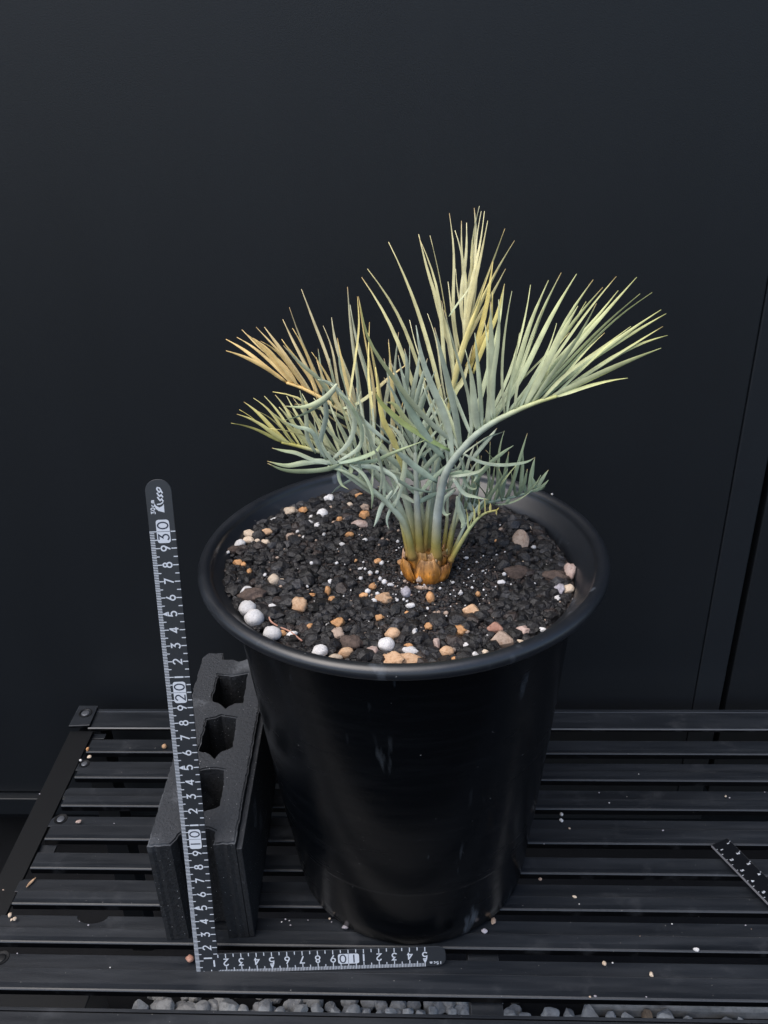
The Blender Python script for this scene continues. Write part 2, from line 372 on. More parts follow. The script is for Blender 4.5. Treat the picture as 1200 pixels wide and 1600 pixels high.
big = [
 (LZ, 300, 800, 92, 88, 'white', 'ball', 'upper of two touching white perlite balls at the left rim of the pot'),
 (LZ, 335, 853, 100, 100, 'white', 'ball', 'larger lower one of two touching white perlite balls at the left rim'),
 (LZ, 430, 932, 95, 80, 'white', 'ball', 'white perlite ball beside a small orange pebble at the front left rim'),
 (LZ, 687, 1027, 84, 74, 'white', 'ball', 'round white perlite ball at the front rim, left of a tan pebble'),
 (LZ, 1043, 993, 88, 80, 'white', 'ball', 'round white perlite ball just above the big tan double stone'),
 (LZ, 288, 700, 74, 56, 'white', 'peb', 'white perlite piece half hidden behind the big dark brown lava lump'),
 (LZ, 255, 447, 66, 50, 'white', 'peb', 'white perlite lump at the left edge of the soil beside cream pebbles'),
 (LZ, 733, 207, 52, 54, 'white', 'rough', 'white perlite lump at the back left below the lowest frond'),
 (LZ, 700, 290, 60, 58, 'white', 'ball', 'pale grey white rounded stone at the back left of the soil'),
 (LZ, 1165, 1020, 74, 46, 'white', 'peb', 'white perlite piece behind the left half of the big tan double stone'),
 (LZ, 962, 1025, 68, 66, 'pink', 'rough', 'pinkish white stone left of the round ball at the front rim'),
 (LZ, 310, 393, 76, 48, 'cream', 'peb', 'cream tan flat pebble at the left edge, left one of a pair'),
 (LZ, 390, 386, 90, 42, 'tan', 'peb', 'long orange tan pebble at the left edge, right one of a pair'),
 (LZ, 302, 425, 66, 42, 'cream', 'peb', 'pale cream pebble tucked under the pair at the left edge'),
 (LZ, 440, 640, 60, 62, 'cream', 'peb', 'beige pebble with a pointed top on the left part of the soil'),
 (LZ, 527, 415, 52, 54, 'greytan', 'peb', 'brownish tan pebble standing upright at the left of the soil'),
 (LZ, 530, 272, 68, 50, 'cream', 'rough', 'cream and tan pebble at the back left rim'),
 (LZ, 592, 265, 55, 36, 'orange', 'rough', 'orange pebble touching the cream pebble at the back left rim'),
 (LZ, 930, 253, 50, 42, 'greytan', 'rough', 'tan brown pebble at the back, upper one of a stacked pair'),
 (LZ, 925, 293, 58, 48, 'orange', 'peb', 'orange tan pebble at the back, lower one of a stacked pair'),
 (LZ, 900, 343, 84, 48, 'pink', 'peb', 'flat pinkish pebble on the soil behind the left petioles'),
 (LZ, 580, 777, 86, 84, 'tan', 'rough', 'rough round tan pebble alone on the black grit at left'),
 (LZ, 780, 868, 62, 54, 'orange', 'rough', 'orange top piece of the knobbly pebble chain at front left'),
 (LZ, 783, 928, 70, 76, 'greytan', 'rough', 'pinkish brown middle lump of the pebble chain at front left'),
 (LZ, 858, 982, 118, 92, 'brown', 'rough', 'dark brown lava lump right of the pebble chain'),
 (LZ, 330, 727, 144, 88, 'brown', 'rough', 'big dark brown lava lump above the two touching white balls'),
 (LZ, 222, 476, 72, 42, 'brown', 'rough', 'brown lava lump at the left edge below the white piece'),
 (LZ, 1025, 737, 86, 56, 'tan', 'rough', 'tan pebble in front left of the plant crown'),
 (LZ, 1075, 930, 76, 66, 'tan', 'peb', 'tan pebble behind the round white ball at the front'),
 (LZ, 815, 1032, 98, 60, 'tan', 'peb', 'tan pebble at the front rim between white ball and pinkish stone'),
 (LZ, 760, 1060, 92, 52, 'cream', 'peb', 'cream tan pebble pressed against the front rim, right of a white ball'),
 (LZ, 1078, 1068, 136, 92, 'tan', 'rough', 'left half of the big tan double stone at the front rim'),
 (RZ, 62, 1072, 168, 78, 'tan', 'rough', 'right half of the big tan double stone at the front rim'),
 (RZ, 75, 1020, 92, 46, 'white', 'peb', 'white perlite piece behind the right half of the big tan stone'),
 (RZ, 258, 1027, 94, 72, 'tan', 'peb', 'round tan pebble at the front right with a pale stone on its left'),
 (RZ, 213, 985, 44, 66, 'pink', 'peb', 'pale pinkish stone standing left of the round tan pebble'),
 (RZ, 400, 802, 108, 72, 'tan', 'block', 'angular tan pebble in front right of the plant crown'),
 (RZ, 526, 896, 98, 68, 'red', 'block', 'reddish brown angular stone behind the big grey tan block'),
 (RZ, 558, 962, 144, 104, 'greytan', 'block', 'big angular grey tan stone at the front right rim'),
 (RZ, 665, 912, 86, 52, 'pink', 'rough', 'pinkish tan knobbly pebble right of the reddish stone'),
 (RZ, 665, 437, 88, 134, 'greytan', 'block', 'tall tan brown stone standing upright on the right of the soil'),
 (RZ, 850, 620, 134, 66, 'brown', 'rough', 'brown lava lump at the right edge left of the pale stone'),
 (RZ, 927, 602, 68, 96, 'pink', 'rough', 'pale pinkish grey stone at the right edge of the soil'),
 (RZ, 920, 687, 62, 52, 'cream', 'peb', 'small tan cube of stone at the right edge below the pale stone'),
 (RZ, 870, 690, 52, 62, 'lilac', 'rough', 'grey stone beside the tan cube at the right edge'),
 (RZ, 340, 905, 68, 50, 'orange', 'rough', 'orange tan curled pebble left of the reddish stone'),
 (RZ, 48, 706, 50, 62, 'lilac', 'peb', 'grey lilac pebble just in front of the plant crown'),
 (RZ, 415, 1042, 62, 42, 'white', 'block', 'white angular piece at the front right rim'),
 (RZ, 180, 735, 42, 62, 'orange', 'peb', 'small orange tan pebble leaning just below the plant crown'),
 (RZ, 640, 600, 118, 80, 'brown', 'rough', 'flat dark lava lump in the soil right of the crown'),
]
small = [(LZ, 'white', [(432,778,46,28),(540,932,60,40),(770,150,55,32),(830,135,60,30),(445,312,46,22),(640,303,27,27),(625,327,48,24),(670,345,32,30),(700,340,22,24),(565,378,22,18),(600,410,20,20),(705,395,22,22),(805,448,32,24),(925,425,34,24),(640,550,27,27),(390,610,30,26),(193,490,22,20),(775,547,18,18),(900,577,26,15),(955,600,27,27),(990,597,24,20),(905,628,24,20),(1008,632,18,26),(1065,662,38,19),(745,650,32,32),(675,770,22,20),(730,880,27,27),(928,770,22,20),(975,750,34,28),(1170,775,48,26),(880,1090,40,22),(995,1098,44,24),(1100,745,20,16),(620,670,20,18)]),
 (RZ, 'white', [(780,905,48,28),(860,735,30,30),(733,463,27,22),(370,520,30,17),(560,650,48,28),(575,607,22,22),(715,590,20,18),(370,985,32,28),(95,915,26,40),(75,775,52,30),(340,710,30,26),(460,590,20,12),(300,650,18,16),(945,740,14,14),(832,178,14,12),(165,790,18,18),(30,600,22,24)]),
 (LZ, 'orange', [(245,547,58,36),(277,553,30,27),(305,597,34,42),(895,190,40,40),(790,317,36,36),(840,397,58,36),(995,537,46,32),(872,535,30,20),(1130,540,36,36),(967,672,42,36),(750,743,42,36),(630,890,46,42),(485,924,36,36),(1005,840,46,36),(1160,990,44,26),(640,718,46,20),(920,720,52,32),(725,700,40,60)]),
 (LZ, 'cream', [(395,438,48,36),(845,238,36,32),(350,428,30,22),(480,640,30,22),(700,1000,30,20)]),
 (RZ, 'orange', [(170,885,44,40),(435,714,26,32),(55,815,26,24),(60,990,42,26),(320,1067,62,36),(530,428,30,20),(20,545,36,36)]),
 (RZ, 'cream', [(660,970,48,26),(475,1028,36,36),(715,365,18,34),(680,535,20,16)])]
avoid = {}
for fn_, x_, y_, w_, h_ in [(e[0], e[1], e[2], e[3], e[4]) for e in big]+[(e[0], *q_) for e in small for q_ in e[2]]:
    q = soil_at(*fn_(x_, y_)); rad_ = min(w_, h_)/2*K*(q-CAM).dot(fw)/F
    for i in range(-1, 2):
        for j in range(-1, 2): avoid.setdefault((int(q.x//2)+i, int(q.y//2)+j), []).append((q.x, q.y, rad_))
lumps = []
for s_ in range(14):
    me = rock_mesh('lump', s_+50, 2, 0.42, 1.5, 3); lumps.append(([v.co.copy() for v in me.vertices], [tuple(p.vertices) for p in me.polygons])); bpy.data.meshes.remove(me)
cols = [(0.06, 0.05, 0.045)]*len(vs)
rs = random.Random(3)
def add_lump(x, y, z, s, c, flat=0.8):
    lv, lf = rs.choice(lumps); k0 = len(vs)
    rm = Matrix.Rotation(rs.uniform(0, 6.3), 3, 'Z') @ Matrix.Rotation(rs.uniform(0, 6.3), 3, 'X')
    for v in lv:
        q = rm @ v; vs.append((x+q.x*s, y+q.y*s*rs_y, z+q.z*s*flat)); cols.append(c)
    fs.extend(tuple(i+k0 for i in f) for f in lf)
for n in range(9500):
    a = rs.uniform(0, 2*math.pi); r = 10.85*math.sqrt(rs.random()); rs_y = rs.uniform(0.75, 1.1)
    x, y = 13.75+r*math.cos(a), 10.44+r*math.sin(a)
    edge = r/11.0
    s = min(0.46, 0.078*math.exp(abs(rs.gauss(0, 0.76)))+0.10*edge*rs.random())
    if math.hypot(x-15.3, y-9.3) < 4.5: s = min(s, 0.17)
    if rs.random() < 0.03 and edge > .45: s = rs.uniform(0.34, 0.6)
    if r+s*0.8 > 10.5+min(0.5, max(0, soil_z(x, y)-24.7)*1.1): continue
    if any((x-ax)**2+(y-ay)**2 < (ar+s*0.35)**2 for ax, ay, ar in avoid.get((int(x//2), int(y//2)), ())): continue
    t = rs.random()
    c = (0.015, 0.0146, 0.0155) if t < 0.6 else (0.006, 0.0058, 0.006) if t < 0.84 else (0.036, 0.027, 0.023) if t < 0.93 else (0.040, 0.041, 0.044)
    add_lump(x, y, soil_z(x, y)-0.22+s*0.35, s, c)
me = mesh('potting_soil', vs, fs)
ca = me.color_attributes.new('Col', 'FLOAT_COLOR', 'POINT'); ca.data.foreach_set('color', [q for c in cols for q in (*c, 1.0)])
so_ = link('potting_soil', me, M['soil']); tag(so_, 'coarse black lava grit and soil filling the pot', 'soil', None, 'stuff')

# white specks in the soil: too many and too small to pick apart
mb = MB()
sm = rock_mesh('speck', 3, 1, 0.3, 1.3); sv = [v.co.copy() for v in sm.vertices]; sf = [tuple(p.vertices) for p in sm.polygons]; bpy.data.meshes.remove(sm)
for n in range(240):
    if n < 70:
        px, py = rs.gauss(595, 75), rs.gauss(915, 45)
    elif n < 110: px, py = rs.gauss(760, 45), rs.gauss(905, 30)
    else: px, py = rs.uniform(370, 880), rs.uniform(780, 1030)
    q = soil_at(px, py)
    if math.hypot(q.x-13.85, q.y-10.44) > 10.4: continue
    s = 0.035*math.exp(abs(rs.gauss(0, 0.55)))
    mb.add([(q.x+v.x*s*rs.uniform(.8, 1.3), q.y+v.y*s, q.z-0.05+v.z*s) for v in sv], sf)
g2 = MB()
for n in range(260):
    q = soil_at(rs.uniform(370, 880), rs.uniform(785, 1035))
    if math.hypot(q.x-13.85, q.y-10.44) > 10.4: continue
    s = 0.04*math.exp(abs(rs.gauss(0, 0.6)))
    g2.add([(q.x+v.x*s*rs.uniform(.8, 1.6), q.y+v.y*s, q.z-0.03+v.z*s) for v in sv], sf)
tag(g2.obj('brown_grit', M['greytan'], None, True), 'fine tan and brown crumbs mixed through the black soil', 'grit', None, 'stuff')
tag(mb.obj('perlite_grit', M['white'], None, True), 'fine white perlite crumbs sprinkled through the black soil', 'grit', None, 'stuff')

# pebbles on the soil, one by one
shapes = {}
def shape(kind, i):
    key = (kind, i)
    if key not in shapes:
        if kind == 'ball': shapes[key] = rock_mesh('pebble', 200+i, 3, 0.12, 1.5)
        elif kind == 'block': shapes[key] = rock_mesh('pebble', 300+i, 3, 0.16, 1.0, 9)
        elif kind == 'rough': shapes[key] = rock_mesh('pebble', 400+i, 3, 0.46, 1.9, 2)
        else: shapes[key] = rock_mesh('pebble', 500+i, 3, 0.26, 1.1, 3)
        shapes[key].transform(Matrix.Scale(U, 4))
        shapes[key].polygons.foreach_set('use_smooth', [kind != 'block']*len(shapes[key].polygons))
    return shapes[key]
prs = random.Random(11)
def pebble(px, py, w_, h_, col, kind='peb', label=None, group=None, name='pebble', cat='pebble', lift=0.0, yaw=None):
    q = soil_at(px, py)
    D = (q-CAM).dot(fw); sx = w_/2*D/F; sv_ = h_/2*D/F
    sy = sz = sv_/0.96
    src = shape(kind, prs.randrange(5))
    me = src.copy(); me.materials.clear(); me.materials.append(M[col])
    o = bpy.data.objects.new(name, me); COL.objects.link(o)
    o.scale = (max(sx, .02), max(sy, .02), max(sz*0.9, .02))
    o.rotation_euler = (prs.uniform(-.2, .2), prs.uniform(-.2, .2), prs.uniform(-.25, .25) if yaw is None else yaw)
    o.location = (q + Vector((0, 0, -0.02+(0.25 if kind == 'ball' else 0.10)*sy+lift)))*U
    tag(o, label, cat, group); return o
for fn, x, y, a, b_, col, kd, lab in big:
    px, py = fn(x, y); pebble(px, py, a*K*1.05, b_*K*1.05, col, kd, lab, 'pebbles on the soil', 'pebble', 'pebble')
slab = {'white': 'small white perlite crumb lying on the black soil', 'orange': 'small orange pebble lying on the black soil', 'cream': 'small cream pebble lying on the black soil'}
for fn, col, lst in small:
    for x, y, a, b_ in lst:
        px, py = fn(x, y); pebble(px, py, a*K, b_*K, col, prs.choice(['peb', 'rough', 'peb']), slab[col], 'small %s crumbs on the soil' % col)
# thin rootlet lying on the soil at the left
def tube(path, radii, n=6, close=True):
    mb = MB(); vs_ = []; fs_ = []
    prev = None
    for i, p in enumerate(path):
        t = (path[min(i+1, len(path)-1)]-path[max(i-1, 0)]).normalized()
        a = t.cross(Vector((0.31, 0.2, 0.93))) if prev is None else prev - t*prev.dot(t)
        a.normalize(); prev = a; b_ = t.cross(a)
        for k_ in range(n):
            an = 2*math.pi*k_/n; vs_.append(p + (a*math.cos(an)+b_*math.sin(an))*radii[i])
    for i in range(len(path)-1):
        for k_ in range(n): fs_.append((i*n+k_, i*n+(k_+1) % n, (i+1)*n+(k_+1) % n, (i+1)*n+k_))
    fs_.append(tuple(range(n))[::-1]); fs_.append(tuple(range((len(path)-1)*n, len(path)*n)))
    return mb.add(vs_, fs_)
def spline(pts, n):
    P = [Vector(p) for p in pts]; P = [P[0]*2-P[1]] + P + [P[-1]*2-P[-2]]; out = []
    segs = len(P)-3
    for i in range(n+1):
        u = segs*i/n; k_ = min(int(u), segs-1); t = u-k_
        a, b_, c, d = P[k_:k_+4]
        out.append(0.5*((2*b_)+(c-a)*t+(2*a-5*b_+4*c-d)*t*t+(3*b_-a-3*c+d)*t**3))
    return out
for pts, lab, name, mt, rad in (
    ([(408,782),(412,830),(425,862),(470,890),(525,915),(590,965)], 'thin brown rootlet curving over the soil by the white balls', 'rootlet', 'red', 0.05),):
    pth = spline([soil_at(*LZ(x, y), 0.12) for x, y in pts], 24)
    tag(tube(pth, [rad]*len(pth)).obj(name, M[mt], None, True), lab, 'root')

# ------------------------------------------------------------------ the cycad
PER = random.Random(5)
def vc_mesh(name, mb, cols, mat, parent, smooth=True, quats=None):
    me = mesh(name, mb.v, mb.f)
    ca = me.color_attributes.new('Col', 'FLOAT_COLOR', 'POINT'); ca.data.foreach_set('color', [q for c in cols for q in (*c, 1.0)])
    return link(name, me, mat, parent, smooth)
def lerp3(a, b, t): return tuple(x+(y-x)*t for x, y in zip(a, b))
CR = Vector((15.3, 9.2, 24.2))
cycad = empty('cycad', CR); tag(cycad, 'small blue green cycad with yellowing feathery fronds growing from the pot', 'cycad plant')
def loc(mb):
    mb.v = [(v[0]-CR.x, v[1]-CR.y, v[2]-CR.z) for v in mb.v]; return mb
GL = (0.46, 0.52, 0.405); GD = (0.32, 0.40, 0.30); GY = (0.66, 0.66, 0.26); YL = (0.88, 0.74, 0.27); OR = (0.92, 0.64, 0.26); CRM = (0.90, 0.83, 0.50)
OL = (0.50, 0.46, 0.14); PB = (0.42, 0.46, 0.42); BR = (0.30, 0.17, 0.05); YB = (0.36, 0.31, 0.09); GP = (0.45, 0.52, 0.34)
def leaflet(parent, base, tip, bend, wid, c0, c1, pw=1.3, twist=None, zig=0.0):
    d = tip-base; L = d.length
    vw = ((base+tip)/2-CAM).normalized()
    perp = d.cross(vw).normalized()                     # to the right of the direction of growth, as seen
    mid = (base+tip)/2 - perp*bend*L + vw*PER.uniform(-.05, .05)*L
    n = 11; pts = []
    for i in range(n+1):
        t = i/n
        pts.append(base*(1-t)**2 + mid*2*t*(1-t) + tip*t*t + perp*zig*L*math.sin(t*math.pi*2)*0.5)
    return blade(parent, pts, wid, c0, c1, pw, twist)
def blade(parent, pts, wid, c0, c1, pw=1.3, twist=None):
    n = len(pts)-1
    th0 = PER.gauss(0.3, 0.5) if twist is None else twist; th1 = th0 + PER.gauss(0.2, 0.5); brn = PER.random() < 0.45
    j = PER.uniform(0.86, 1.14); c0 = tuple(v*j for v in c0); c1 = tuple(v*j for v in c1)
    mb = MB(); vs_ = []; cols_ = []
    for i, p in enumerate(pts):
        t = i/n
        tg = (pts[min(i+1, n)]-pts[max(i-1, 0)]).normalized(); vw = (p-CAM).normalized()
        a = tg.cross(vw); a = a.normalized() if a.length > 1e-4 else Vector((1, 0, 0)); b_ = a.cross(tg).normalized()
        th = th0+(th1-th0)*t; wv = a*math.cos(th)+b_*math.sin(th); nv = wv.cross(tg)
        prof = min(1.0, 0.55+2.2*t) * (1-max(0, (t-0.45)/0.55)**1.9)
        h = max(0.018, wid*0.5*prof); th_ = 0.012
        vs_ += [p-wv*h+nv*h*0.26, p+nv*th_-nv*h*0.14, p+wv*h+nv*h*0.26, p-nv*(th_+h*0.28)]
        cc = lerp3(c0, c1, min(1, t**pw)); cc = lerp3(cc, (0.40, 0.25, 0.10), max(0, (t-0.9)/0.1)*0.8) if brn else cc
        cols_ += [cc, tuple(v*0.93 for v in cc), cc, cc]
    fs_ = []
    for i in range(n):
        for k_ in range(4): fs_.append((i*4+k_, i*4+(k_+1) % 4, (i+1)*4+(k_+1) % 4, (i+1)*4+k_))
    fs_ += [(3, 2, 1, 0), (n*4, n*4+1, n*4+2, n*4+3)]
    mb.add(vs_, fs_)
    o = vc_mesh('leaflet', loc(mb), cols_, M['leaf'], parent); me = o.data
    sh = [(abs(e.vertices[0]-e.vertices[1]) == 4 and e.vertices[0] % 4 in (0, 1, 2)) for e in me.edges]
    at = me.attributes.new('sharp_edge', 'BOOLEAN', 'EDGE'); at.data.foreach_set('value', sh)
    return o
def frond(rach, rad, stops, rows, extra=()):
    P = spline([atY(*q) for q in rach], 44)
    rr = [rad*(1-0.72*(i/44)**0.8) for i in range(45)]
    rr[0] *= 1.35; rr[1] *= 1.2
    mb = tube(P, rr, 8); cols_ = []
    for i in range(45):
        s = i/44; c = stops[-1][1]
        for (p0, a), (p1, b_) in zip(stops, stops[1:]):
            if s <= p1: c = lerp3(a, b_, max(0, (s-p0)/(p1-p0))); break
        cols_ += [c]*8
    fr = vc_mesh('frond', loc(mb), cols_, M['leaf'], cycad)
    for row in rows:
        tips, s0, s1, yo, bend0, bend1, wid, ca0, cb0, ca1, cb1 = row[:11]
        pw = row[11] if len(row) > 11 else 1.3
        k_ = len(tips)
        for i, (px, py) in enumerate(tips):
            u = i/max(1, k_-1); s = s0+(s1-s0)*u
            f_ = s*44; a = min(int(f_), 43); base = P[a].lerp(P[a+1], f_-a)
            tip = atY(px, py, base.y+yo*(0.6+0.4*PER.random())*(1-0.35*u))
            bend = bend0+(bend1-bend0)*u+PER.gauss(0, 0.04)
            leaflet(fr, base, tip, bend, wid*0.88*PER.uniform(0.75, 1.15), lerp3(ca0, ca1, u), lerp3(cb0, cb1, u), pw, zig=PER.gauss(0, 0.028))
    for pts, wid, c0, c1 in extra:
        blade(fr, spline([atY(*q) for q in pts], 14), wid, c0, c1, 1.1)
    return fr
def z1(x, y): return 330+x/3.0, 300+y/3.0
def z2(x, y): return 650+x/2.927, 300+y/2.927
def ZZ(fn, pts, Y0, Y1):
    n = len(pts)-1
    return [(*fn(x, y), Y0+(Y1-Y0)*i/n) for i, (x, y) in enumerate(pts)]

ST = [(0, BR), (0.07, YB), (0.2, PB), (0.6, GL), (1, GY)]
# big frond arching to the right, nearest the viewer
frond([(681, 872, 8.6), (682, 830, 8.2), (686, 786, 7.8), (699, 734, 7.2), (735, 688, 6.5), (766, 663, 6.1), (804, 643, 5.7), (838, 629, 5.4), (870, 619, 5.2)], 0.32, ST, [
    ([(650, 508), (679, 512), (694, 484), (727, 546), (766, 471), (779, 468), (800, 455), (848, 483), (903, 478), (932, 474), (986, 510), (1033, 544), (981, 591)],
     0.40, 1.0, -1.4, 0.03, -0.08, 0.42, GL, GL, lerp3(GL, GY, .5), GY, 2.0),
    ([(662, 590), (788, 444), (829, 445), (857, 438), (877, 426), (901, 428), (916, 471), (927, 437), (942, 449), (963, 432), (966, 454), (995, 433), (1000, 459), (1019, 457), (1033, 484), (1041, 490), (1036, 510), (1043, 524)],
     0.45, 0.98, 2.4, 0.10, -0.07, 0.30, lerp3(GL, GP, .5), lerp3(GL, GY, .7), GP, lerp3(GY, OL, .4), 1.4),
    ([(660, 600), (668, 610), (690, 570), (742, 520), (757, 500), (812, 520), (870, 505), (890, 520), (945, 520), (960, 530)],
     0.38, 0.97, 0.6, 0.05, -0.03, 0.28, GL, GL, GP, GY, 1.8),
   ], [
    (ZZ(z1, [(1150,1190),(1000,1060),(870,900),(740,700),(690,490)], 7.0, 5.6), 0.40, GL, (0.40,0.42,0.14)),
    (ZZ(z1, [(1120,1210),(1010,1150),(900,1080),(800,990),(765,930)], 7.0, 6.6), 0.40, (0.27,0.37,0.16), (0.42,0.44,0.14)),
    (ZZ(z1, [(1090,1250),(1010,1150),(920,1000),(850,870)], 7.0, 6.4), 0.40, GD, GD),
    (ZZ(z1, [(1030,1410),(940,1390),(870,1350),(800,1310),(740,1280)], 7.2, 6.6), 0.25, GD, GL),
    (ZZ(z1, [(1060,1360),(960,1290),(900,1240),(850,1200)], 7.2, 6.4), 0.34, GD, GL),
   ])
# tall pale frond at the back
STB = [(0, BR), (0.07, YB), (0.2, GL), (0.6, GP), (1, CRM)]
frond([(666, 866, 10.0), (671, 800, 10.4), (684, 720, 11.0), (701, 640, 11.8), (717, 570, 12.6), (727, 530, 13.1), (733, 492, 13.4)], 0.30, STB, [
    ([(565, 433), (574, 420), (607, 378), (655, 372), (654, 366), (672, 368), (672, 440), (702, 333), (711, 360), (721, 345), (729, 348), (741, 325)],
     0.36, 0.92, 0.5, 0.05, 0.02, 0.27, lerp3(GL, GY, .4), lerp3(YL, CRM, .5), CRM, CRM, 0.8),
    ([(760, 440), (778, 420), (770, 408), (789, 357), (804, 376), (790, 420), (762, 345), (757, 330), (749, 322), (752, 330)],
     0.45, 0.97, -0.6, -0.03, -0.02, 0.27, lerp3(GL, YL, .6), YL, CRM, CRM, 0.8),
    ([(640, 500), (668, 490), (690, 470), (700, 440), (712, 420), (735, 400), (744, 380)],
     0.40, 0.95, 1.0, 0.03, 0.0, 0.26, GL, CRM, CRM, CRM, 0.9),
   ], [(ZZ(z2, [(150,570),(190,510),(235,450),(250,400)], 12, 11.6), 0.13, GP, CRM),
       (ZZ(z2, [(240,830),(280,680),(320,520),(352,320)], 12.2, 12.2), 0.34, YL, YL),
       (ZZ(z2, [(230,800),(300,690),(340,600),(352,460)], 12, 12.0), 0.36, (0.6,0.45,0.14), YL),
       (ZZ(z2, [(260,830),(310,700),(370,560),(405,420)], 12, 11.5), 0.26, YL, lerp3(YL, GY, .5)),
       (ZZ(z2, [(150,960),(180,900),(215,850),(260,700)], 11.5, 12), 0.50, (0.42,0.46,0.2), CRM)])
# upper left frond with orange tips
STC = [(0, BR), (0.08, YB), (0.2, GL), (0.55, GP), (0.8, OR), (1, OR)]
frond([(650, 866, 10.0), (640, 800, 10.5), (612, 722, 11.0), (570, 668, 11.4), (522, 634, 11.6), (478, 609, 11.8), (448, 598, 11.9)], 0.28, STC, [
    ([(640, 528), (623, 519), (607, 530), (547, 476), (543, 448), (518, 496), (505, 509), (471, 452), (452, 480), (442, 499), (413, 511), (400, 511), (378, 515), (370, 527), (353, 530)],
     0.30, 1.0, 1.5, 0.06, 0.08, 0.28, GL, GL, lerp3(GP, OR, .7), OR, 1.1),
    ([(607, 535), (575, 520), (560, 463), (527, 528), (535, 560), (487, 550), (457, 513), (440, 530), (407, 533), (395, 528), (385, 522), (353, 548)],
     0.34, 1.0, -0.9, 0.03, 0.08, 0.28, lerp3(GL, OR, .3), lerp3(YL, OR, .5), OR, OR, 1.0),
    ([(600, 560), (585, 570), (560, 540), (555, 560), (530, 540), (515, 560), (497, 545)], 0.34, 0.72, -0.2, 0.04, 0.05, 0.26, GL, GL, GL, GP, 1.2),
   ])
# lower left frond with olive tips
STD = [(0, BR), (0.08, YB), (0.2, GL), (0.6, GL), (0.85, OL), (1, OL)]
frond([(646, 868, 9.2), (627, 800, 9.0), (592, 745, 8.7), (550, 716, 8.4), (502, 706, 8.2), (466, 697, 8.1), (440, 691, 8.0)], 0.27, STD, [
    ([(575, 600), (556, 606), (535, 610), (512, 622), (490, 622), (472, 615), (458, 622), (448, 619), (430, 617), (413, 619), (396, 622), (381, 628), (374, 640)],
     0.36, 0.97, 1.3, 0.04, 0.07, 0.24, GL, GL, OL, lerp3(OL, YL, .4), 1.2),
    ([(560, 640), (541, 640), (520, 645), (500, 648), (484, 640), (470, 640), (450, 640), (436, 636), (420, 640), (402, 642), (388, 652), (370, 647), (361, 661)],
     0.36, 1.0, -0.8, 0.03, 0.07, 0.24, GL, GL, lerp3(OL, GY, .3), lerp3(OL, YL, .5), 1.2),
   ])
# low left frond in front, with curled leaflets
GE = (0.46, 0.52, 0.27); WE = (0.60, 0.63, 0.44)
frond([(645, 872, 8.1), (633, 822, 7.7), (608, 789, 7.3), (572, 758, 6.9), (540, 738, 6.6), (512, 729, 6.4)], 0.24, [(0, BR), (0.1, YB), (0.3, GL), (1, GP)], [
    ([(600, 770), (590, 700), (575, 690), (560, 705), (548, 700), (530, 712), (515, 715)], 0.35, 0.95, 0.8, 0.08, 0.05, 0.26, GL, GL, GE, GE),
   ], [
    (ZZ(z1, [(560,1260),(640,1180),(672,1090),(650,1000),(600,940),(560,900)], 6.7, 5.6), 0.27, GL, WE),
    (ZZ(z1, [(580,1270),(690,1200),(705,1110),(660,1010),(600,940)], 6.7, 5.2), 0.22, GL, GE),
    (ZZ(z1, [(840,1180),(720,1080),(650,1000),(590,925),(540,890),(500,880)], 7.2, 5.5), 0.27, GL, WE),
    (ZZ(z1, [(590,900),(555,945),(500,985),(430,1008),(335,1003)], 5.6, 5.0), 0.25, WE, GE),
    (ZZ(z1, [(580,930),(520,990),(430,1045),(335,1072)], 5.8, 5.2), 0.22, GL, GE),
    (ZZ(z1, [(560,1275),(480,1255),(400,1222),(340,1212),(285,1200)], 6.5, 5.8), 0.26, GL, GE),
    (ZZ(z1, [(600,1270),(500,1262),(430,1270),(350,1282),(263,1262)], 6.6, 5.6), 0.30, GL, GE),
    (ZZ(z1, [(600,1280),(540,1302),(430,1312),(340,1305),(264,1272)], 6.5, 5.4), 0.32, GP, GE),
    (ZZ(z1, [(650,1275),(715,1320),(755,1395),(758,1440),(750,1485)], 6.8, 6.2), 0.34, GL, GE),
    (ZZ(z1, [(600,1285),(598,1330),(612,1370),(645,1395)], 6.7, 6.4), 0.20, GL, GE),
    (ZZ(z1, [(560,1275),(680,1250),(770,1215),(800,1165)], 6.7, 6.0), 0.26, GD, GE),
    (ZZ(z1, [(640,1272),(760,1262),(850,1225),(1000,1165)], 6.8, 6.2), 0.24, GD, GE),
    (ZZ(z1, [(660,1285),(760,1290),(850,1330),(885,1390)], 6.9, 6.4), 0.26, GL, GL),
    (ZZ(z1, [(520,1240),(515,1160),(540,1050),(530,960),(520,920)], 6.5, 5.8), 0.28, GL, GL),
    (ZZ(z1, [(490,1225),(450,1150),(445,1060),(430,990),(415,930)], 6.5, 5.9), 0.24, GL, lerp3(GL, OL, .5)),
    (ZZ(z1, [(540,1255),(505,1190),(470,1120),(400,1100),(340,1074)], 6.5, 5.6), 0.24, GL, GP),
    (ZZ(z1, [(850,1400),(800,1470),(780,1530),(762,1570)], 7.3, 6.9), 0.24, GL, GL),
    (ZZ(z1, [(870,1440),(840,1490),(825,1540),(835,1585)], 7.5, 7.2), 0.20, GL, GL),
    (ZZ(z1, [(700,1330),(640,1360),(590,1390),(565,1412)], 6.9, 6.6), 0.26, GL, GL),
   ])
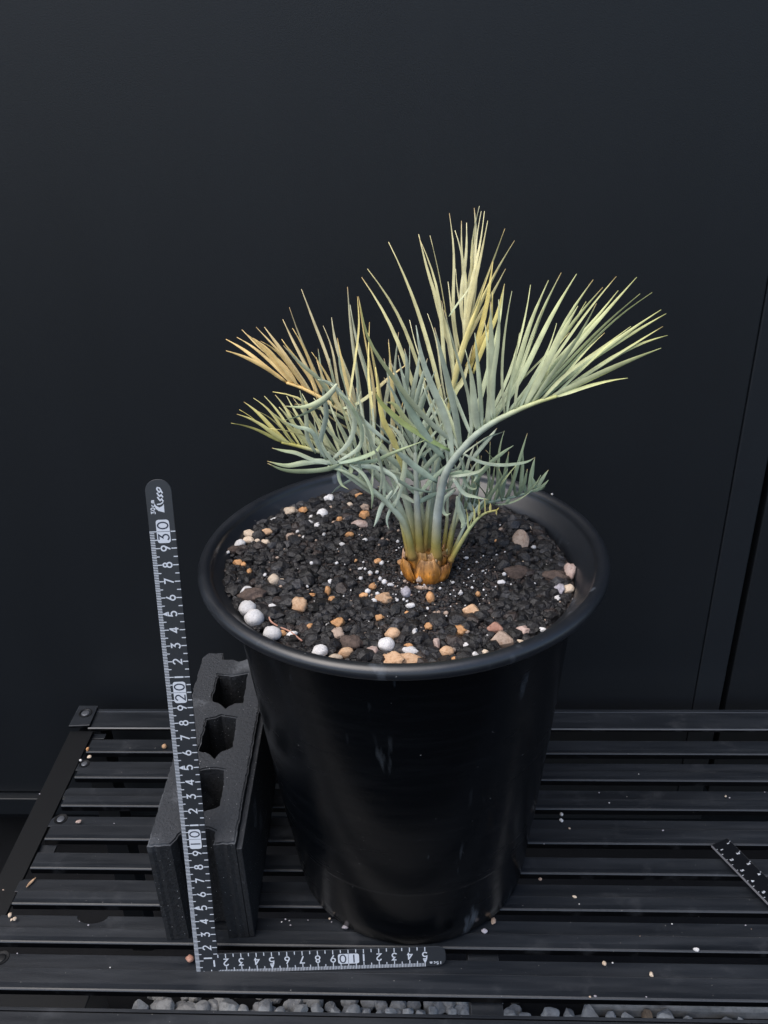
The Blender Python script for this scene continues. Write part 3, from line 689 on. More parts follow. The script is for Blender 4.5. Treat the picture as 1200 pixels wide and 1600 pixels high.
# soft curled leaflets between the two lower left fronds and at the foot of the right one
def curls(fr, n, bx, by, tx, ty, Y, c0, c1, wd=0.19, bnd=0.28):
    for _ in range(n):
        k_ = PER.random(); b0 = atY(bx[0]+(bx[1]-bx[0])*k_, by[0]+(by[1]-by[0])*k_, Y+0.6)
        t0 = atY(PER.uniform(*tx), PER.uniform(*ty), Y+PER.uniform(-1.6, 1.2))
        if (t0-b0).length > 7: t0 = b0+(t0-b0)*(7/(t0-b0).length)
        j = PER.random(); leaflet(fr, b0, t0, PER.choice((-1, 1))*PER.uniform(0.08, bnd), wd*PER.uniform(.75, 1.2), c0, lerp3(c1[0], c1[1], j), 1.2, zig=PER.gauss(0, 0.05))
FRE = [o for o in cycad.children if o.name.startswith('frond')]
curls(FRE[4], 9, (540, 628), (738, 806), (470, 640), (600, 715), 6.7, GL, (GP, WE))
curls(FRE[3], 5, (510, 610), (708, 765), (420, 610), (600, 700), 8.0, GL, (GP, YL))
curls(FRE[2], 8, (520, 630), (632, 760), (440, 640), (520, 640), 10.9, GP, (OR, WE), 0.24, 0.14)
# inner frond filling the middle, facing the viewer
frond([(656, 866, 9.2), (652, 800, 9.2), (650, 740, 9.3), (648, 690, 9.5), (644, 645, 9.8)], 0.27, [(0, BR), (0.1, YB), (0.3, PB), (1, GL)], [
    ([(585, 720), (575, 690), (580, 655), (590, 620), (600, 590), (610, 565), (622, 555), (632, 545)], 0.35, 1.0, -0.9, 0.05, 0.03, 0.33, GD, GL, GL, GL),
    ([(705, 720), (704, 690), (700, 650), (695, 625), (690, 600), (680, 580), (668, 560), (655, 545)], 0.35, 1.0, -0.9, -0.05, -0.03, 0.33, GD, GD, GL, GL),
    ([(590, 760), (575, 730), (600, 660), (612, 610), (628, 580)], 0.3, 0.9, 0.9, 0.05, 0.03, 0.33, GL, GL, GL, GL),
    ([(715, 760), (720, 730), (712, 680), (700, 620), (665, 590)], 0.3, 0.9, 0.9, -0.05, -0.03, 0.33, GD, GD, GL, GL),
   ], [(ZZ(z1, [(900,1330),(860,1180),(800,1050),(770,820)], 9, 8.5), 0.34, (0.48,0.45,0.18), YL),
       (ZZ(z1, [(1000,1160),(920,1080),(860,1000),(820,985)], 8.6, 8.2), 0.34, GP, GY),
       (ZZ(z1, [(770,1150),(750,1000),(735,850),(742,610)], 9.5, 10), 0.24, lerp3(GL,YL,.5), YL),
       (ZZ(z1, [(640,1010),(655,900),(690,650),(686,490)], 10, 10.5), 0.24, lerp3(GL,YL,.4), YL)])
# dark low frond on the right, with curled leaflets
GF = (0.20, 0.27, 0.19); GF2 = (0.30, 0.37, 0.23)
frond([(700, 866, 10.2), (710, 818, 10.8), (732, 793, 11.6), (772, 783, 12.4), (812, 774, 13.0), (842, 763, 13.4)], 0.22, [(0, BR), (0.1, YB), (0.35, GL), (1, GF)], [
    ([(722, 690), (745, 690), (766, 690), (788, 673), (824, 677), (817, 703), (836, 714), (857, 734)], 0.34, 0.98, 0.9, 0.06, -0.05, 0.30, GF, GF2, GF, GF2),
    ([(735, 725), (752, 712), (775, 718), (795, 706), (806, 724), (824, 733), (845, 742), (857, 750), (852, 760)], 0.36, 1.0, -0.8, 0.08, 0.10, 0.30, GF, GF2, GF, GF2),
    ([(728, 745), (742, 735), (760, 730), (780, 733), (798, 735), (815, 742), (832, 745)], 0.36, 0.96, 0.1, 0.08, 0.02, 0.32, GF, GF, GF, GF2),
   ], [
    (ZZ(z2, [(170,1310),(220,1375),(270,1392),(332,1408)], 9.0, 8.3), 0.30, GL, GF2),
    (ZZ(z2, [(215,1195),(300,1235),(400,1247),(500,1235),(545,1213)], 8.8, 9.4), 0.24, GL, GF2),
    (ZZ(z2, [(160,1300),(230,1290),(290,1275),(322,1245)], 9.2, 8.6), 0.26, GL, GP),
    (ZZ(z2, [(215,1250),(222,1310),(245,1350),(275,1355),(272,1330)], 9.2, 8.6), 0.26, GF, GP),
    (ZZ(z2, [(180,1360),(135,1400),(120,1440),(135,1475),(158,1470)], 9.1, 8.6), 0.26, GL, GP),
    (ZZ(z2, [(190,1390),(195,1450),(215,1510),(205,1540)], 9.6, 9.2), 0.32, GL, GP),
    (ZZ(z2, [(150,1290),(220,1280),(275,1295),(262,1330)], 9.3, 8.7), 0.24, GF, GP),
    (ZZ(z2, [(240,1420),(260,1340),(330,1250),(400,1190),(445,1160)], 10.5, 10.0), 0.26, GF, GF2),
    (ZZ(z2, [(210,1200),(260,1165),(330,1120),(405,1095)], 9.5, 10), 0.26, GL, GL),
    (ZZ(z2, [(250,1230),(290,1180),(340,1120),(370,1080)], 9.5, 10), 0.24, GL, GL),
   ])
FRE = [o for o in cycad.children if o.name.startswith('frond')]
curls(FRE[6], 8, (712, 800), (812, 778), (715, 830), (690, 790), 10.6, GF, (GF2, GE), 0.24)
# small young yellow-green frond at the right foot
frond([(704, 876, 8.6), (720, 848, 8.4), (738, 820, 8.2), (756, 803, 8.1), (776, 797, 8.1)], 0.17, [(0, BR), (0.12, YB), (0.5, GE), (1, YB)], [
    ([(728, 795), (738, 790), (748, 780), (757, 779), (766, 786), (780, 793)], 0.42, 1.0, 0.3, 0.05, 0.0, 0.15, GE, YB, YB, (0.45, 0.38, 0.14)),
    ([(738, 806), (750, 795), (762, 800), (776, 805)], 0.45, 1.0, -0.3, -0.05, 0.0, 0.13, GE, YB, YB, (0.45, 0.38, 0.14))])
# bare petioles of the fronds behind
STP = [(0, BR), (0.2, YB), (0.5, GL), (1, GL)]
for pts, rad in (([(640, 868, 9.0), (628, 815, 9.2), (618, 770, 9.6), (608, 735, 10)], 0.22), ([(672, 862, 10.6), (660, 800, 11), (655, 750, 11.4)], 0.26),
                 ([(692, 866, 10.4), (698, 815, 10.7), (700, 770, 11), (705, 730, 11.3)], 0.16), ([(698, 872, 9.6), (708, 820, 9.9), (718, 775, 10.2), (728, 740, 10.4)], 0.17),
                 ([(704, 872, 9.8), (722, 830, 10.2), (738, 800, 10.6)], 0.17), ([(662, 866, 9.4), (668, 810, 9.6), (674, 760, 9.8), (676, 720, 10)], 0.2)):
    frond(pts, rad, STP, [([(pts[-1][0]-22, pts[-1][1]-22), (pts[-1][0]-18, pts[-1][1]-42)], .7, 1.0, -.3, .05, .05, .22, GL, GL, GL, GL), ([(pts[-1][0]+22, pts[-1][1]-22), (pts[-1][0]+14, pts[-1][1]-46)], .7, 1.0, .3, -.05, -.05, .22, GL, GL, GL, GL)])

# crown of brown bud scales
cz = soil_z(CR.x, CR.y)
body = lathe([(0.01, cz-0.6), (1.2, cz-0.5), (1.33, cz+0.1), (1.25, cz+0.7), (1.0, cz+1.1), (0.6, cz+1.35), (0.01, cz+1.45)], 28, CR.x, CR.y)
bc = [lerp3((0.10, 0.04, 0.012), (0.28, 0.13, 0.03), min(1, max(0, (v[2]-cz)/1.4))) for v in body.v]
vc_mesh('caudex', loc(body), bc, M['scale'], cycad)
def bud_scale(phi, rad, wdt, z0, z1_, lean, c0, c1, c2, tipw=0.35):
    mb = MB(); vs_ = []; cols_ = []; nu, nv_ = 14, 12; rad *= 0.86; wdt *= 0.86; z1_ = z0+(z1_-z0)*0.92; lean *= 0.8
    for layer in (0, 1):
        for j in range(nv_+1):
            t = j/nv_
            rr = rad+0.30*math.sin(t*math.pi*0.75)+lean*t*t-layer*0.10*(1-0.6*t)
            half = wdt*(1-(1-tipw)*t**2.2)*(0.75+0.25*math.sin(min(1, t*2)*math.pi/2))
            for i in range(nu+1):
                u = -1+2*i/nu; a = phi+u*half/rad
                rj = rr-0.16*u*u+0.06*noise.noise(Vector((u*2.2, t*1.6, phi)))+0.025*noise.noise(Vector((u*9, t*2, phi)))
                vs_.append((CR.x+rj*math.cos(a), CR.y+rj*math.sin(a), z0+(z1_-z0)*(t-0.10*u*u*t)+(0.03+0.14*t)*noise.noise(Vector((u*3.2, phi*5, t)))))
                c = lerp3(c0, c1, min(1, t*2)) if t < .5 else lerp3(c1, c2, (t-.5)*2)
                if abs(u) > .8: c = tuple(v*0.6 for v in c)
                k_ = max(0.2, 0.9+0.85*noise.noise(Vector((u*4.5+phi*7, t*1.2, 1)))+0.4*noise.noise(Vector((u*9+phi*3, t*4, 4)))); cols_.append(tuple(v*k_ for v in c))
    n1 = nu+1; tot = n1*(nv_+1); fs_ = []
    for L_ in (0, 1):
        for j in range(nv_):
            for i in range(nu):
                q = (L_*tot+j*n1+i, L_*tot+j*n1+i+1, L_*tot+(j+1)*n1+i+1, L_*tot+(j+1)*n1+i); fs_.append(q if L_ == 0 else q[::-1])
    for j in range(nv_):
        for i in (0, nu):
            q = (j*n1+i, (j+1)*n1+i, tot+(j+1)*n1+i, tot+j*n1+i); fs_.append(q if i == 0 else q[::-1])
    for i in range(nu): fs_.append((nv_*n1+i, nv_*n1+i+1, tot+nv_*n1+i+1, tot+nv_*n1+i))
    mb.add(vs_, fs_); return vc_mesh('bud_scale', loc(mb), cols_, M['scale'], cycad)
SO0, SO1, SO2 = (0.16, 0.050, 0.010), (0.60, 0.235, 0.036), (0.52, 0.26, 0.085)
for phi, rad, wd, h0, h1, lean, c2, tw in ((R(-86), 1.52, 1.15, -0.35, 1.75, -0.25, (0.50, 0.27, 0.11), 0.62), (R(-152), 1.58, 0.95, -0.3, 1.55, 0.02, (0.46, 0.22, 0.06), 0.45), (R(-33), 1.45, 0.85, -0.3, 1.15, -0.05, (0.30, 0.13, 0.04), 0.6),
        (R(172), 1.42, 0.8, -0.3, 1.75, 0.0, (0.56, 0.38, 0.27), 0.5), (R(15), 1.45, 0.9, -0.3, 1.2, 0.0, (0.26, 0.12, 0.04), 0.6), (R(75), 1.4, 1.0, -0.3, 1.5, 0.0, SO2, 0.5), (R(125), 1.4, 0.9, -0.3, 1.5, 0.0, SO2, 0.5),
        (R(-60), 1.12, 0.8, 0.2, 2.0, -0.2, (0.40, 0.26, 0.13), 0.8), (R(-118), 1.15, 0.8, 0.2, 2.1, -0.2, (0.42, 0.25, 0.09), 0.7), (R(-10), 1.1, 0.7, 0.2, 1.8, -0.1, (0.34, 0.2, 0.07), 0.7), (R(-175), 1.1, 0.7, 0.2, 2.0, -0.1, (0.36, 0.2, 0.06), 0.7)):
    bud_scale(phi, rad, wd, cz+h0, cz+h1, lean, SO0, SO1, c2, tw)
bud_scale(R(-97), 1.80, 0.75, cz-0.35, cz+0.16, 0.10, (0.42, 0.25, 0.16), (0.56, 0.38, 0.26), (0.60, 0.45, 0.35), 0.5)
bud_scale(R(-108), 1.66, 0.26, cz+0.1, cz+0.62, -0.1, (0.60, 0.46, 0.36), (0.62, 0.50, 0.42), (0.55, 0.40, 0.30), 0.4)

for n in range(26):
    a_ = R(PER.uniform(-200, 20)); r_ = PER.uniform(0.75, 1.4); z_ = cz+PER.uniform(0.5, 1.5) if r_ < 1.2 else cz+PER.uniform(-0.1, 0.7)
    p0 = CR+Vector((r_*math.cos(a_), r_*math.sin(a_), z_-CR.z)); d_ = Vector((math.cos(a_)*0.25+PER.gauss(0, .15), math.sin(a_)*0.25+PER.gauss(0, .15), PER.uniform(0.3, 0.9)))
    pth = [p0+d_*(i/5)*PER.uniform(0.7, 0.8)+Vector((0, 0, -0.25*(i/5)**2)) for i in range(6)]
    mb = tube(pth, [0.05, 0.075, 0.07, 0.05, 0.03, 0.01], 5); c_ = PER.choice([(0.30, 0.16, 0.06), (0.42, 0.26, 0.13), (0.16, 0.08, 0.03), (0.5, 0.36, 0.22)])
    vc_mesh('husk_fibre', loc(mb), [tuple(q_*PER.uniform(.8, 1.2) for q_ in c_)]*len(mb.v), M['scale'], cycad)

# ------------------------------------------------------------------ the concrete block
BYAW = R(2.85); BN = Vector((0.46, 2.42, 0.04)); BH, BL, BW = 9.0, 20.2, 5.95
blk = empty('concrete_block', BN, (0, 0, BYAW)); tag(blk, 'small black hollow concrete block standing beside the pot behind the steel ruler', 'concrete block')
def toblk(px, py, z=BH):
    q = atZ(px, py, z)-BN; c, s = math.cos(-BYAW), math.sin(-BYAW); return (q.x*c-q.y*s, q.x*s+q.y*c)
def rough(poly, step=0.24, j=0.04, closed=True):
    rr = random.Random(len(poly)*7+1); out = []
    for i in range(len(poly)):
        a, b_ = Vector(poly[i]), Vector(poly[(i+1) % len(poly)]); n = max(1, int((b_-a).length/step))
        for k_ in range(n):
            q = a.lerp(b_, k_/n); out.append((q.x+rr.uniform(-j, j), q.y+rr.uniform(-j, j)))
    return out
hw = BW/2; rgt = hw-0.38
outer = [(-hw, 0), (-1.50, 0), (-1.35, 0.35), (-1.0, 1.05), (-0.5, 1.3), (0.75, 1.3), (1.15, 1.0), (1.22, 0.0), (rgt, 0), (rgt, BL), (1.0, BL), (0.9, BL-0.95), (0.2, BL-1.3), (-0.3, BL-1.0), (-1.2, BL-0.9), (-1.35, BL), (-hw+0.35, BL), (-hw, BL-0.5)]
h1 = [toblk(*p) for p in ((341,1054),(364,1056),(387,1052),(380,1098),(366,1098),(353,1106),(345,1100),(331,1094))]
h2 = [toblk(*p) for p in ((323,1124),(338,1122),(345,1118),(370,1122),(364,1166),(345,1174),(334,1185),(326,1176),(311,1173))]
h3 = [toblk(*p) for p in ((306,1206),(330,1200),(351,1203),(349,1228),(344,1258),(330,1263),(316,1268),(304,1260),(288,1256))]
bm = bmesh.new(); loops = [rough(outer)] + [rough(h, 0.25, 0.05) for h in (h1, h2, h3)]
rings = []
for lp in loops:
    t_ = [bm.verts.new((x, y, BH)) for x, y in lp]; b_ = [bm.verts.new((x, y, 0)) for x, y in lp]; rings.append((t_, b_))
    for i in range(len(lp)):
        j = (i+1) % len(lp); bm.faces.new((b_[i], b_[j], t_[j], t_[i]))
for k_ in (0, 1):
    es = []
    for rg_ in rings:
        ring = rg_[k_]
        for i in range(len(ring)): es.append(bm.edges.get((ring[i], ring[(i+1) % len(ring)])))
    bmesh.ops.triangle_fill(bm, edges=es, use_beauty=True, use_dissolve=False)
bmesh.ops.recalc_face_normals(bm, faces=bm.faces)
te = [e for e in bm.edges if len(e.link_faces) == 2 and all(abs(v.co.z-BH) < 1e-5 for v in e.verts) and e.calc_face_angle(0) > 0.7]
bv = bmesh.ops.bevel(bm, geom=te, offset=0.11, segments=2, affect='EDGES')
for f_ in bv['faces']: f_.material_index = 1
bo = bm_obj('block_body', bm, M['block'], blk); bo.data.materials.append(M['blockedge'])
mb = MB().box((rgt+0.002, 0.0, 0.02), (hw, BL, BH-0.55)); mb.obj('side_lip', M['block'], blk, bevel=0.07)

# ------------------------------------------------------------------ the carpenter's square
rv = Vector((-0.2360451, -0.0143312, 0.0444662))
sq = empty('carpenter_square', (0, 0, -0.2)); sq.rotation_mode = 'QUATERNION'; sq.rotation_quaternion = Matrix.Rotation(rv.length, 4, rv.normalized()).to_quaternion()
tag(sq, 'grey steel carpenter square with white numerals leaning upright against the concrete block', 'ruler')
LA, LB = 33.05, 16.35
poly = [(0, 0)]
def arc(cx, cy, r, a0, a1, n=8): return [(cx+r*math.cos(R(a0+(a1-a0)*i/n)), cy+r*math.sin(R(a0+(a1-a0)*i/n))) for i in range(n+1)]
poly += arc(LB-0.55, 0.55, 0.55, -90, 0) + arc(LB-0.55, 0.95, 0.55, 0, 90) + [(1.5, 1.5)] + arc(0.8, LA-0.7, 0.7, 0, 90, 10) + arc(0.7, LA-0.7, 0.7, 90, 180, 10)
n = len(poly)
mb = MB().add([(x, 0, y) for x, y in poly]+[(x, 0.1, y) for x, y in poly], [tuple(range(n)), tuple(range(n, 2*n))[::-1]]+[(i, n+i, n+(i+1) % n, (i+1) % n) for i in range(n)])
mb.obj('blade', M['ruler'], sq, bevel=0.022)
class Ink:
    def __init__(s, y): s.mb = MB(); s.y = y; s.k = 0
    def poly(s, pts): s.k += 1; y = s.y-0.0004*(s.k % 7); s.mb.add([(u, y, v) for u, v in pts], [tuple(range(len(pts)))])
    def rect(s, u0, v0, u1, v1): s.poly([(u0, v0), (u1, v0), (u1, v1), (u0, v1)])
    def ribbon(s, path, wd, closed=False):
        s.k += 1; y = s.y-0.0004*(s.k % 7); P = [Vector(p) for p in path]; n = len(P); vs_ = []
        for i in range(n):
            a = P[i-1] if (i > 0 or closed) else P[i]; b_ = P[(i+1) % n] if (i < n-1 or closed) else P[i]
            d1 = (P[i]-a); d2 = (b_-P[i])
            d1 = d1.normalized() if d1.length > 1e-6 else d2.normalized(); d2 = d2.normalized() if d2.length > 1e-6 else d1
            t = (d1+d2); t = t.normalized() if t.length > 1e-3 else d1
            nn = Vector((-t.y, t.x)); m_ = min(2.2, 1/max(0.3, nn.dot(Vector((-d1.y, d1.x)))))
            vs_ += [P[i]+nn*wd/2*m_, P[i]-nn*wd/2*m_]
        fs_ = [(2*i, 2*i+1, (2*i+3) % (2*n), (2*i+2) % (2*n)) for i in range(n if closed else n-1)]
        s.mb.add([(q.x, y, q.y) for q in vs_], fs_)
def ell(cx, cy, a, b_, a0=0, a1=360, n=20): return [(cx+a*math.cos(R(a0+(a1-a0)*i/n)), cy+b_*math.sin(R(a0+(a1-a0)*i/n))) for i in range(n+1)]
GLY = {'0': [(ell(.31, .5, .29, .46)[:-1], True)], '1': [([(.31, 0), (.31, 1)], False)],
 '2': [(ell(.30, .70, .26, .26, 170, -35, 12)+[(.06, .04), (.60, .04)], False)],
 '3': [([(.06, .96), (.54, .96), (.26, .60)]+ell(.28, .31, .28, .29, 85, -150, 14), False)],
 '4': [([(.44, 0), (.44, 1)], False), ([(.44, .97), (.03, .28), (.62, .28)], False)],
 '5': [([(.56, .96), (.14, .96), (.09, .56)]+ell(.30, .33, .28, .29, 120, -145, 14), False)],
 '6': [(ell(.31, .29, .26, .26)[:-1], True), ([(.07, .38), (.40, 1.0)], False)],
 '7': [([(.04, .96), (.58, .96), (.20, 0)], False)],
 '8': [(ell(.31, .75, .20, .21)[:-1], True), (ell(.31, .28, .26, .26)[:-1], True)],
 '9': [(ell(.31, .71, .26, .26)[:-1], True), ([(.55, .62), (.22, 0)], False)],
 'c': [(ell(.3, .33, .25, .3, 50, 310, 12), False)], 'm': [([(.05, 0), (.05, .62)], False), ([(.05, .55), (.2, .64), (.32, .5), (.32, 0)], False), ([(.32, .5), (.47, .64), (.6, .5), (.6, 0)], False)]}
def glyph(ink, ch, cx, cy, h, upd, rgd, wd, sx=1.0):
    upd, rgd = Vector(upd), Vector(rgd)
    for path, cl in GLY[ch]:
        ink.ribbon([tuple(Vector((cx, cy))+rgd*(x-.31)*h*sx+upd*(y-.5)*h) for x, y in path], wd, cl)
marks = Ink(-0.002); nums = Ink(-0.0035); dark = Ink(-0.006)
class Panels:
    def poly(s, pts):
        q = Ink(-0.0025); q.poly(pts); q.mb.obj('number_panel' if len(pts) > 3 else 'marker_arrow', M['print'], sq)
boxes = Panels()
def rrect(u0, v0, u1, v1, r): return arc(u0+r, v0+r, r, 180, 270, 5)+arc(u1-r, v0+r, r, 270, 360, 5)+arc(u1-r, v1-r, r, 0, 90, 5)+arc(u0+r, v1-r, r, 90, 180, 5)
def graduations(L_, put, putpoly, putglyph, start):
    for mm in range(start, L_*10+1):
        c, h = mm/10, (0.27 if mm % 5 else 0.44 if mm % 10 else 0.53)
        cm = mm//10
        if mm % 10 == 0 and cm % 10 == 0: h = 0.42
        if mm % 10 == 5 and (cm % 10 == 9 or cm % 10 == 0) and cm >= 9: h = 0.44
        wd = 0.042 if mm % 5 else 0.055
        put(c-wd/2, 0.008, c+wd/2, h)
    for hc in range(4 if start < 20 else 4, L_*2+1):
        c = hc/2; ln = 0.25 if hc % 2 else 0.33
        if hc % 2 == 0 and (hc//2) % 10 == 0: ln = 0.28
        put(c-0.03, 1.5-ln, c+0.03, 1.49)
    for cm in range(2, L_+1):
        dgt = cm % 10
        if dgt == 0:
            putpoly(rrect(cm-0.68, 0.42, cm+0.70, 1.18, 0.16)); dark_put(put, cm)
            for ch_, c_, h_ in ((str(cm//10), cm-0.33, 0.62), ('0', cm+0.36, 0.64)):
                dk = Ink(-0.0065); dk.dark = True; putglyph(dk, ch_, c_, 0.80, h_, 0.085); dk.mb.obj('dark_numeral', M['inkd'], sq)
        else:
            putglyph(nums, str(dgt), cm, 0.84, 0.54, 0.085 if dgt != 1 else 0.10)
            if dgt == 5: putpoly([(cm-0.13, 0.53), (cm+0.13, 0.53), (cm, 0.24)][::-1])
def dark_put(put, cm): put(cm-0.012, 0.43, cm+0.012, 1.17, dark)
# upright arm: along = v, across = u, numerals turned a quarter to the left
def pv(a0, c0, a1, c1, ink=None): (ink or marks).rect(c0, a0, c1, a1)
graduations(30, pv, lambda ps: boxes.poly([(c, a) for a, c in ps][::-1]), lambda ink, ch, a, c, h, wd: glyph(ink, ch, c, a, h, (-1, 0), (0, 1), wd), 1)
# foot arm: along = u, across = v, numerals upside down
def ph(a0, c0, a1, c1, ink=None): (ink or marks).rect(a0, c0, a1, c1)
def gh(ink, ch, a, c, h, wd): glyph(ink, ch, a, c, h, (0, -1), (-1, 0), wd)
def bh(ps): boxes.poly(ps)
_g = graduations
graduations(15, ph, bh, lambda ink, ch, a, c, h, wd: gh(ink, ch, (10+0.33+0.03 if (hasattr(ink, 'dark') and ch == '1') else 10-0.36 if hasattr(ink, 'dark') else a), c, h, wd), 16)
for a in (0.5, 1.0, 1.5): ph(a-0.03, 0.01, a+0.03, 0.22 if a != 1 else 0.3)
glyph(nums, '1', 0.84, 1.20, 0.54, (-1, 0), (0, 1), 0.10); glyph(nums, '1', 1.22, 0.78, 0.5, (0, -1), (-1, 0), 0.10)
pv(1.47, 1.22, 1.53, 1.47); ph(1.47, 1.22, 1.53, 1.44)
for i, ch in enumerate('30cm'): glyph(nums, ch, 0.34, 31.12+i*0.215, 0.24, (-1, 0), (0, 1), 0.05)
for i, ch in enumerate('15cm'): glyph(nums, ch, 16.02-i*0.21, 0.26, 0.22, (0, -1), (-1, 0), 0.045)
# maker's mark: a solid blade and three linked waves
nums.poly([(0.98, 31.12), (0.99, 31.62), (0.90, 31.50), (0.72, 31.42), (0.55, 31.52), (0.42, 31.72), (0.50, 31.36), (0.66, 31.22)])
nums.ribbon([(0.60, 31.60), (0.80, 31.62), (0.96, 31.72)], 0.07)
for v0 in (31.78, 32.02, 32.26): nums.ribbon([(0.98, v0-0.02), (0.90, v0+0.13), (0.80, v0+0.05), (0.74, v0+0.12), (0.67, v0+0.26)], 0.085)
nums.ribbon([(0.67, 32.50), (0.72, 32.58), (0.84, 32.55), (0.93, 32.36)], 0.075)
marks.mb.obj('graduation_marks', M['print'], sq); nums.mb.obj('numerals', M['print'], sq); dark.mb.obj('panel_rule', M['inkd'], sq)

# ------------------------------------------------------------------ black ruler at the right
A = atZ(1112, 1320, 0.55); ang = math.atan2(-0.905, 0.425)
rl = empty('black_ruler', (A.x, A.y, 0.42), (0, 0, ang)); tag(rl, 'flat black ruler with tiny white numerals lying slanted across the slats at right', 'ruler')
mb = MB().box((0, 0, -0.08), (30.5, 1.5, 0.13)); mb.obj('blade', M['ruler2'], rl, bevel=0.03)
mb = MB().box((0.02, -0.03, -0.06), (30.4, -0.002, 0.11)); mb.obj('lit_edge', M['edge'], rl)  # pale strip painted as light catching the ruler's edge
mb = MB().box((0.02, 1.502, 0.02), (30.4, 1.515, 0.10)); mb.obj('lit_edge', M['edge'], rl)
ink = Ink(0)
for cm in range(1, 30):
    for ch, dx in ((str(cm % 10), 0),): glyph(ink, ch, cm-0.35, 0.36, 0.22, (0, 1), (1, 0), 0.06)
    ink.rect(cm-0.02, 0.02, cm+0.02, 0.16); ink.rect(cm-0.52, 0.02, cm-0.48, 0.11)
    glyph(ink, str(cm % 10), cm-0.6, 1.20, 0.22, (0, 1), (1, 0), 0.06); ink.rect(cm-0.72, 1.38, cm-0.68, 1.49)
ink.mb.v = [(u, v, 0.1325-y) for u, y, v in ink.mb.v]
ink.mb.obj('printed_numerals', M['print'], rl)

# ------------------------------------------------------------------ crumbs on the bench
def crumb(px, py, w_, h_, col, lab, group, z=0.0, name='crumb', cat='crumb', kind='peb', yaw=None):
    q = atZ(px, py, z+0.06); D = (q-CAM).dot(fw); sx = max(w_*0.43*D/F, 0.03); sy = max(h_*0.43*D/F, 0.03)
    me = shape(kind, prs.randrange(5)).copy(); me.materials.clear(); me.materials.append(M[col])
    o = bpy.data.objects.new(name, me); COL.objects.link(o); o.scale = (sx, sy, min(sx, sy)*0.8)
    o.rotation_euler = (0, 0, prs.uniform(-.4, .4) if yaw is None else yaw); o.location = Vector((q.x, q.y, z+min(sx, sy)*0.6))*U
    tag(o, lab, cat, group); return o
for px, py, w_, h_, col, lab in (
    (257, 1167, 9, 10, 'tan', 'tan crumb on the second slat from the back, left of the steel ruler'),
    (137, 1171, 6, 9, 'orange', 'orange tan crumb at the left end of the second slat from the back'),
    (139.5, 1183, 9, 7, 'cream', 'cream crumb in the gap just behind the screw at the left end of the slats'),
    (126, 1188, 5, 5, 'white', 'white speck beside the screw at the back left slat end'),
    (123, 1284, 11, 6, 'pink', 'pinkish crumb right of the ringed screw on the left'),
    (16, 1430, 8, 9, 'cream', 'round cream crumb at the far left slat end, largest of its small cluster'),
    (18, 1437, 5, 5, 'cream', 'tiny cream crumb under the round one at the far left slat end'),
    (23, 1436, 8, 7, 'cream', 'pale crumb right of the round cream one at the far left slat end'),
    (297, 1499, 14, 14, 'red', 'reddish crumb at the foot of the steel ruler'),
    (877, 1273, 7, 8, 'white', 'upper white crumb of a touching pair right of the pot'),
    (877, 1282, 7, 8, 'white', 'lower white crumb of a touching pair right of the pot'),
    (944, 1506, 8, 9, 'cream', 'cream crumb on the front slat, left of a tiny white speck'),
    (1018, 1523, 8, 9, 'cream', 'smooth cream seed shaped crumb on the front slat at right'),
    (1088, 1484, 12, 7, 'white', 'pale grey white chip near the edge of the second slat at right'),
    (771, 1440, 10, 13, 'greytan', 'tan crumb leaning at the right foot of the pot'),
    (757, 1455, 12, 9, 'lilac', 'grey crumb at the right foot of the pot beside the tan one'),
    (540, 1449, 17, 9, 'lilac', 'pale chip sticking out under the left foot of the pot'),
    (898, 1401, 9, 5, 'cream', 'flat cream flake on a slat right of the pot'),
    (844, 1374, 7, 6, 'greytan', 'small brown crumb on a slat close right of the pot')):
    crumb(px, py, w_, h_, col, lab, 'crumbs on the bench')
crumb(48, 1379, 5, 22, 'tan', 'short orange brown bit of twig at the left slat end', 'crumbs on the bench', -0.1, 'twig', 'twig', 'peb', R(-25))
for px, py, s in ((446,1436,5),(452,1438,4),(440,1440,4),(454,1445,5),(481,1437,4),(515,1435,6),(518,1440,4),(957,1504,5),(936,1238,4),(998,1209,3),(1134,1244,6),(1140,1246,4),(952,1254,4),(1036,1297,5),(890,1294,6),(850,1318,3),(1050,1443,4),(1165,1445,4),
                  (178,1286,3),(5,1390,5),(138,1445,5),(124,1439,3),(27,1489,4),(172,1511,4),(62,1240,4),(930,1556,7),(922,1557,6),(1010,1557,4),(1174,1451,3),(1195,1237,3),(1000,1462,3),(905,1412,4)):
    crumb(px, py, s*0.75, s*0.55, prs.choice(('lilac', 'white', 'lilac', 'greytan')) if s != 6 else 'cream', 'tiny pale crumb of potting grit lying on the black slats', 'tiny crumbs of grit on the slats')

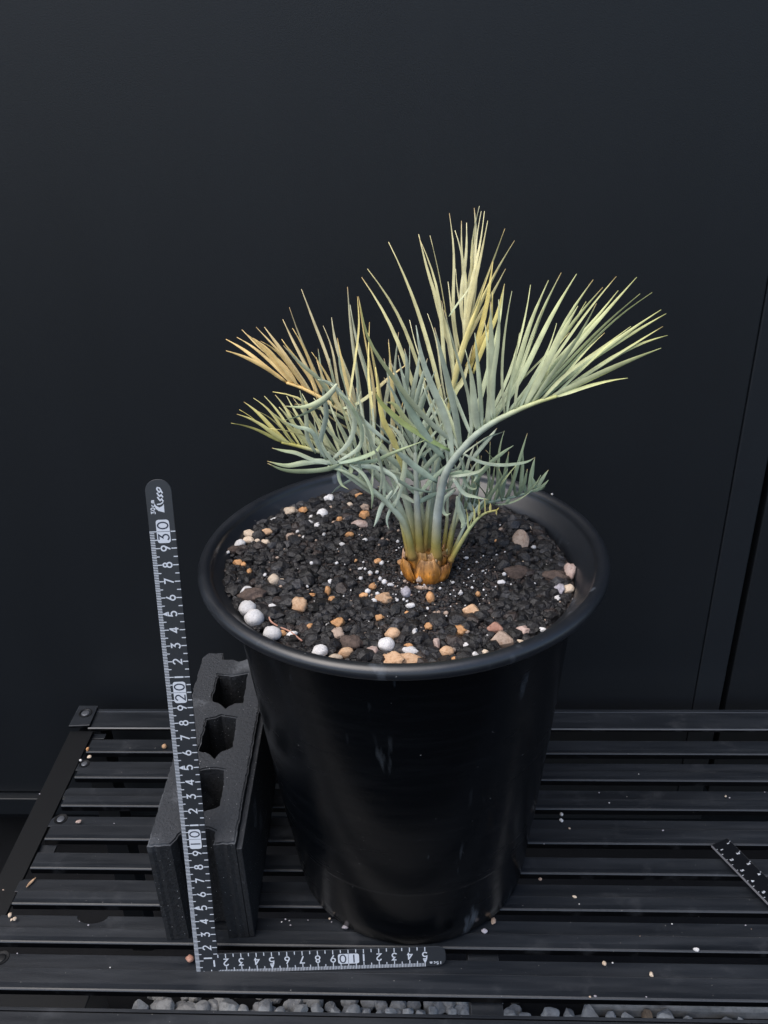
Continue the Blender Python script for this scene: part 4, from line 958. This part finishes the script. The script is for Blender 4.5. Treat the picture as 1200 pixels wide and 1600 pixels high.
# ------------------------------------------------------------------ gravel under the bench
gr = random.Random(21)
gsh = []
for i in range(8):
    me = rock_mesh('gravel_stone', 600+i, 3, 0.34, 1.6, 14); me.transform(Matrix.Scale(U, 4)); gsh.append(me)
L0 = [(437,60,65),(515,68,70),(635,64,60),(715,66,85),(762,70,45),(830,67,65),(877,75,40),(940,70,60),(988,68,50),(1050,76,45),(1102,72,65),(1148,76,35),(1185,80,30)]
L1 = [(20,76,50),(75,76,45),(115,82,40),(152,78,40),(215,78,35),(250,78,40),(392,80,48),(440,90,45),(525,85,65),(580,85,48),(640,90,80),(710,92,45),(760,95,55),(825,88,50),(880,96,70),(945,102,40),(1115,105,30)]
ORD = 'first second third fourth fifth sixth seventh eighth ninth tenth eleventh twelfth thirteenth fourteenth fifteenth sixteenth seventeenth eighteenth nineteenth twentieth twenty-first twenty-second twenty-third twenty-fourth twenty-fifth twenty-sixth twenty-seventh twenty-eighth twenty-ninth thirtieth'.split()
ngs = -1
for off, lst in ((0, L0), (600, L1)):
    for x, y, w_ in lst:
        q = atZ(off+x/2, 1540+y/2+4, -30.3); D = (q-CAM).dot(fw); s = w_/4*D/F*0.93
        br_ = (off == 600 and x == 825); ngs += 1
        me = gr.choice(gsh).copy(); me.materials.clear(); me.materials.append(M['gravelb' if br_ else 'gravel'])
        o = bpy.data.objects.new('gravel_stone', me); COL.objects.link(o); o.location = q*U
        o.scale = (s, s*gr.uniform(0.85, 1.1), s*gr.uniform(0.7, 0.95)); o.rotation_euler = (gr.uniform(-.4, .4), gr.uniform(-.4, .4), gr.uniform(0, 6.3))
        tag(o, 'brown stone among the grey gravel under the bench' if br_ else 'grey crushed stone in the front gap of the bench, %s stone from the left' % ORD[ngs], 'stone', 'gravel stones seen through the front gap')
mb = MB(); lo = []
for i in range(6):
    me = rock_mesh('g', 700+i, 2, 0.2, 1.0, 8); lo.append(([v.co.copy() for v in me.vertices], [tuple(p.vertices) for p in me.polygons])); bpy.data.meshes.remove(me)
for n in range(1300):
    x, y = gr.uniform(-13, 90), gr.uniform(2, 21)
    if x > 24 and y > 15.5: continue
    if x < q1.x+3 and q1.y-4 < y < q1.y+6: continue
    s = gr.uniform(0.8, 2.0) if abs(y-18.2) > 2.2 else gr.uniform(0.5, 1.05); lv, lf = gr.choice(lo); rm = Matrix.Rotation(gr.uniform(0, 6.3), 3, 'Z') @ Matrix.Rotation(gr.uniform(-.5, .5), 3, 'X')
    mb.add([(x+q_.x*s, y+q_.y*s, -31.2+q_.z*s*0.75) for q_ in (rm @ v for v in lv)], lf)
tag(mb.obj('gravel', M['gravel']), 'grey crushed stone gravel covering the ground under the bench', 'gravel', None, 'stuff')
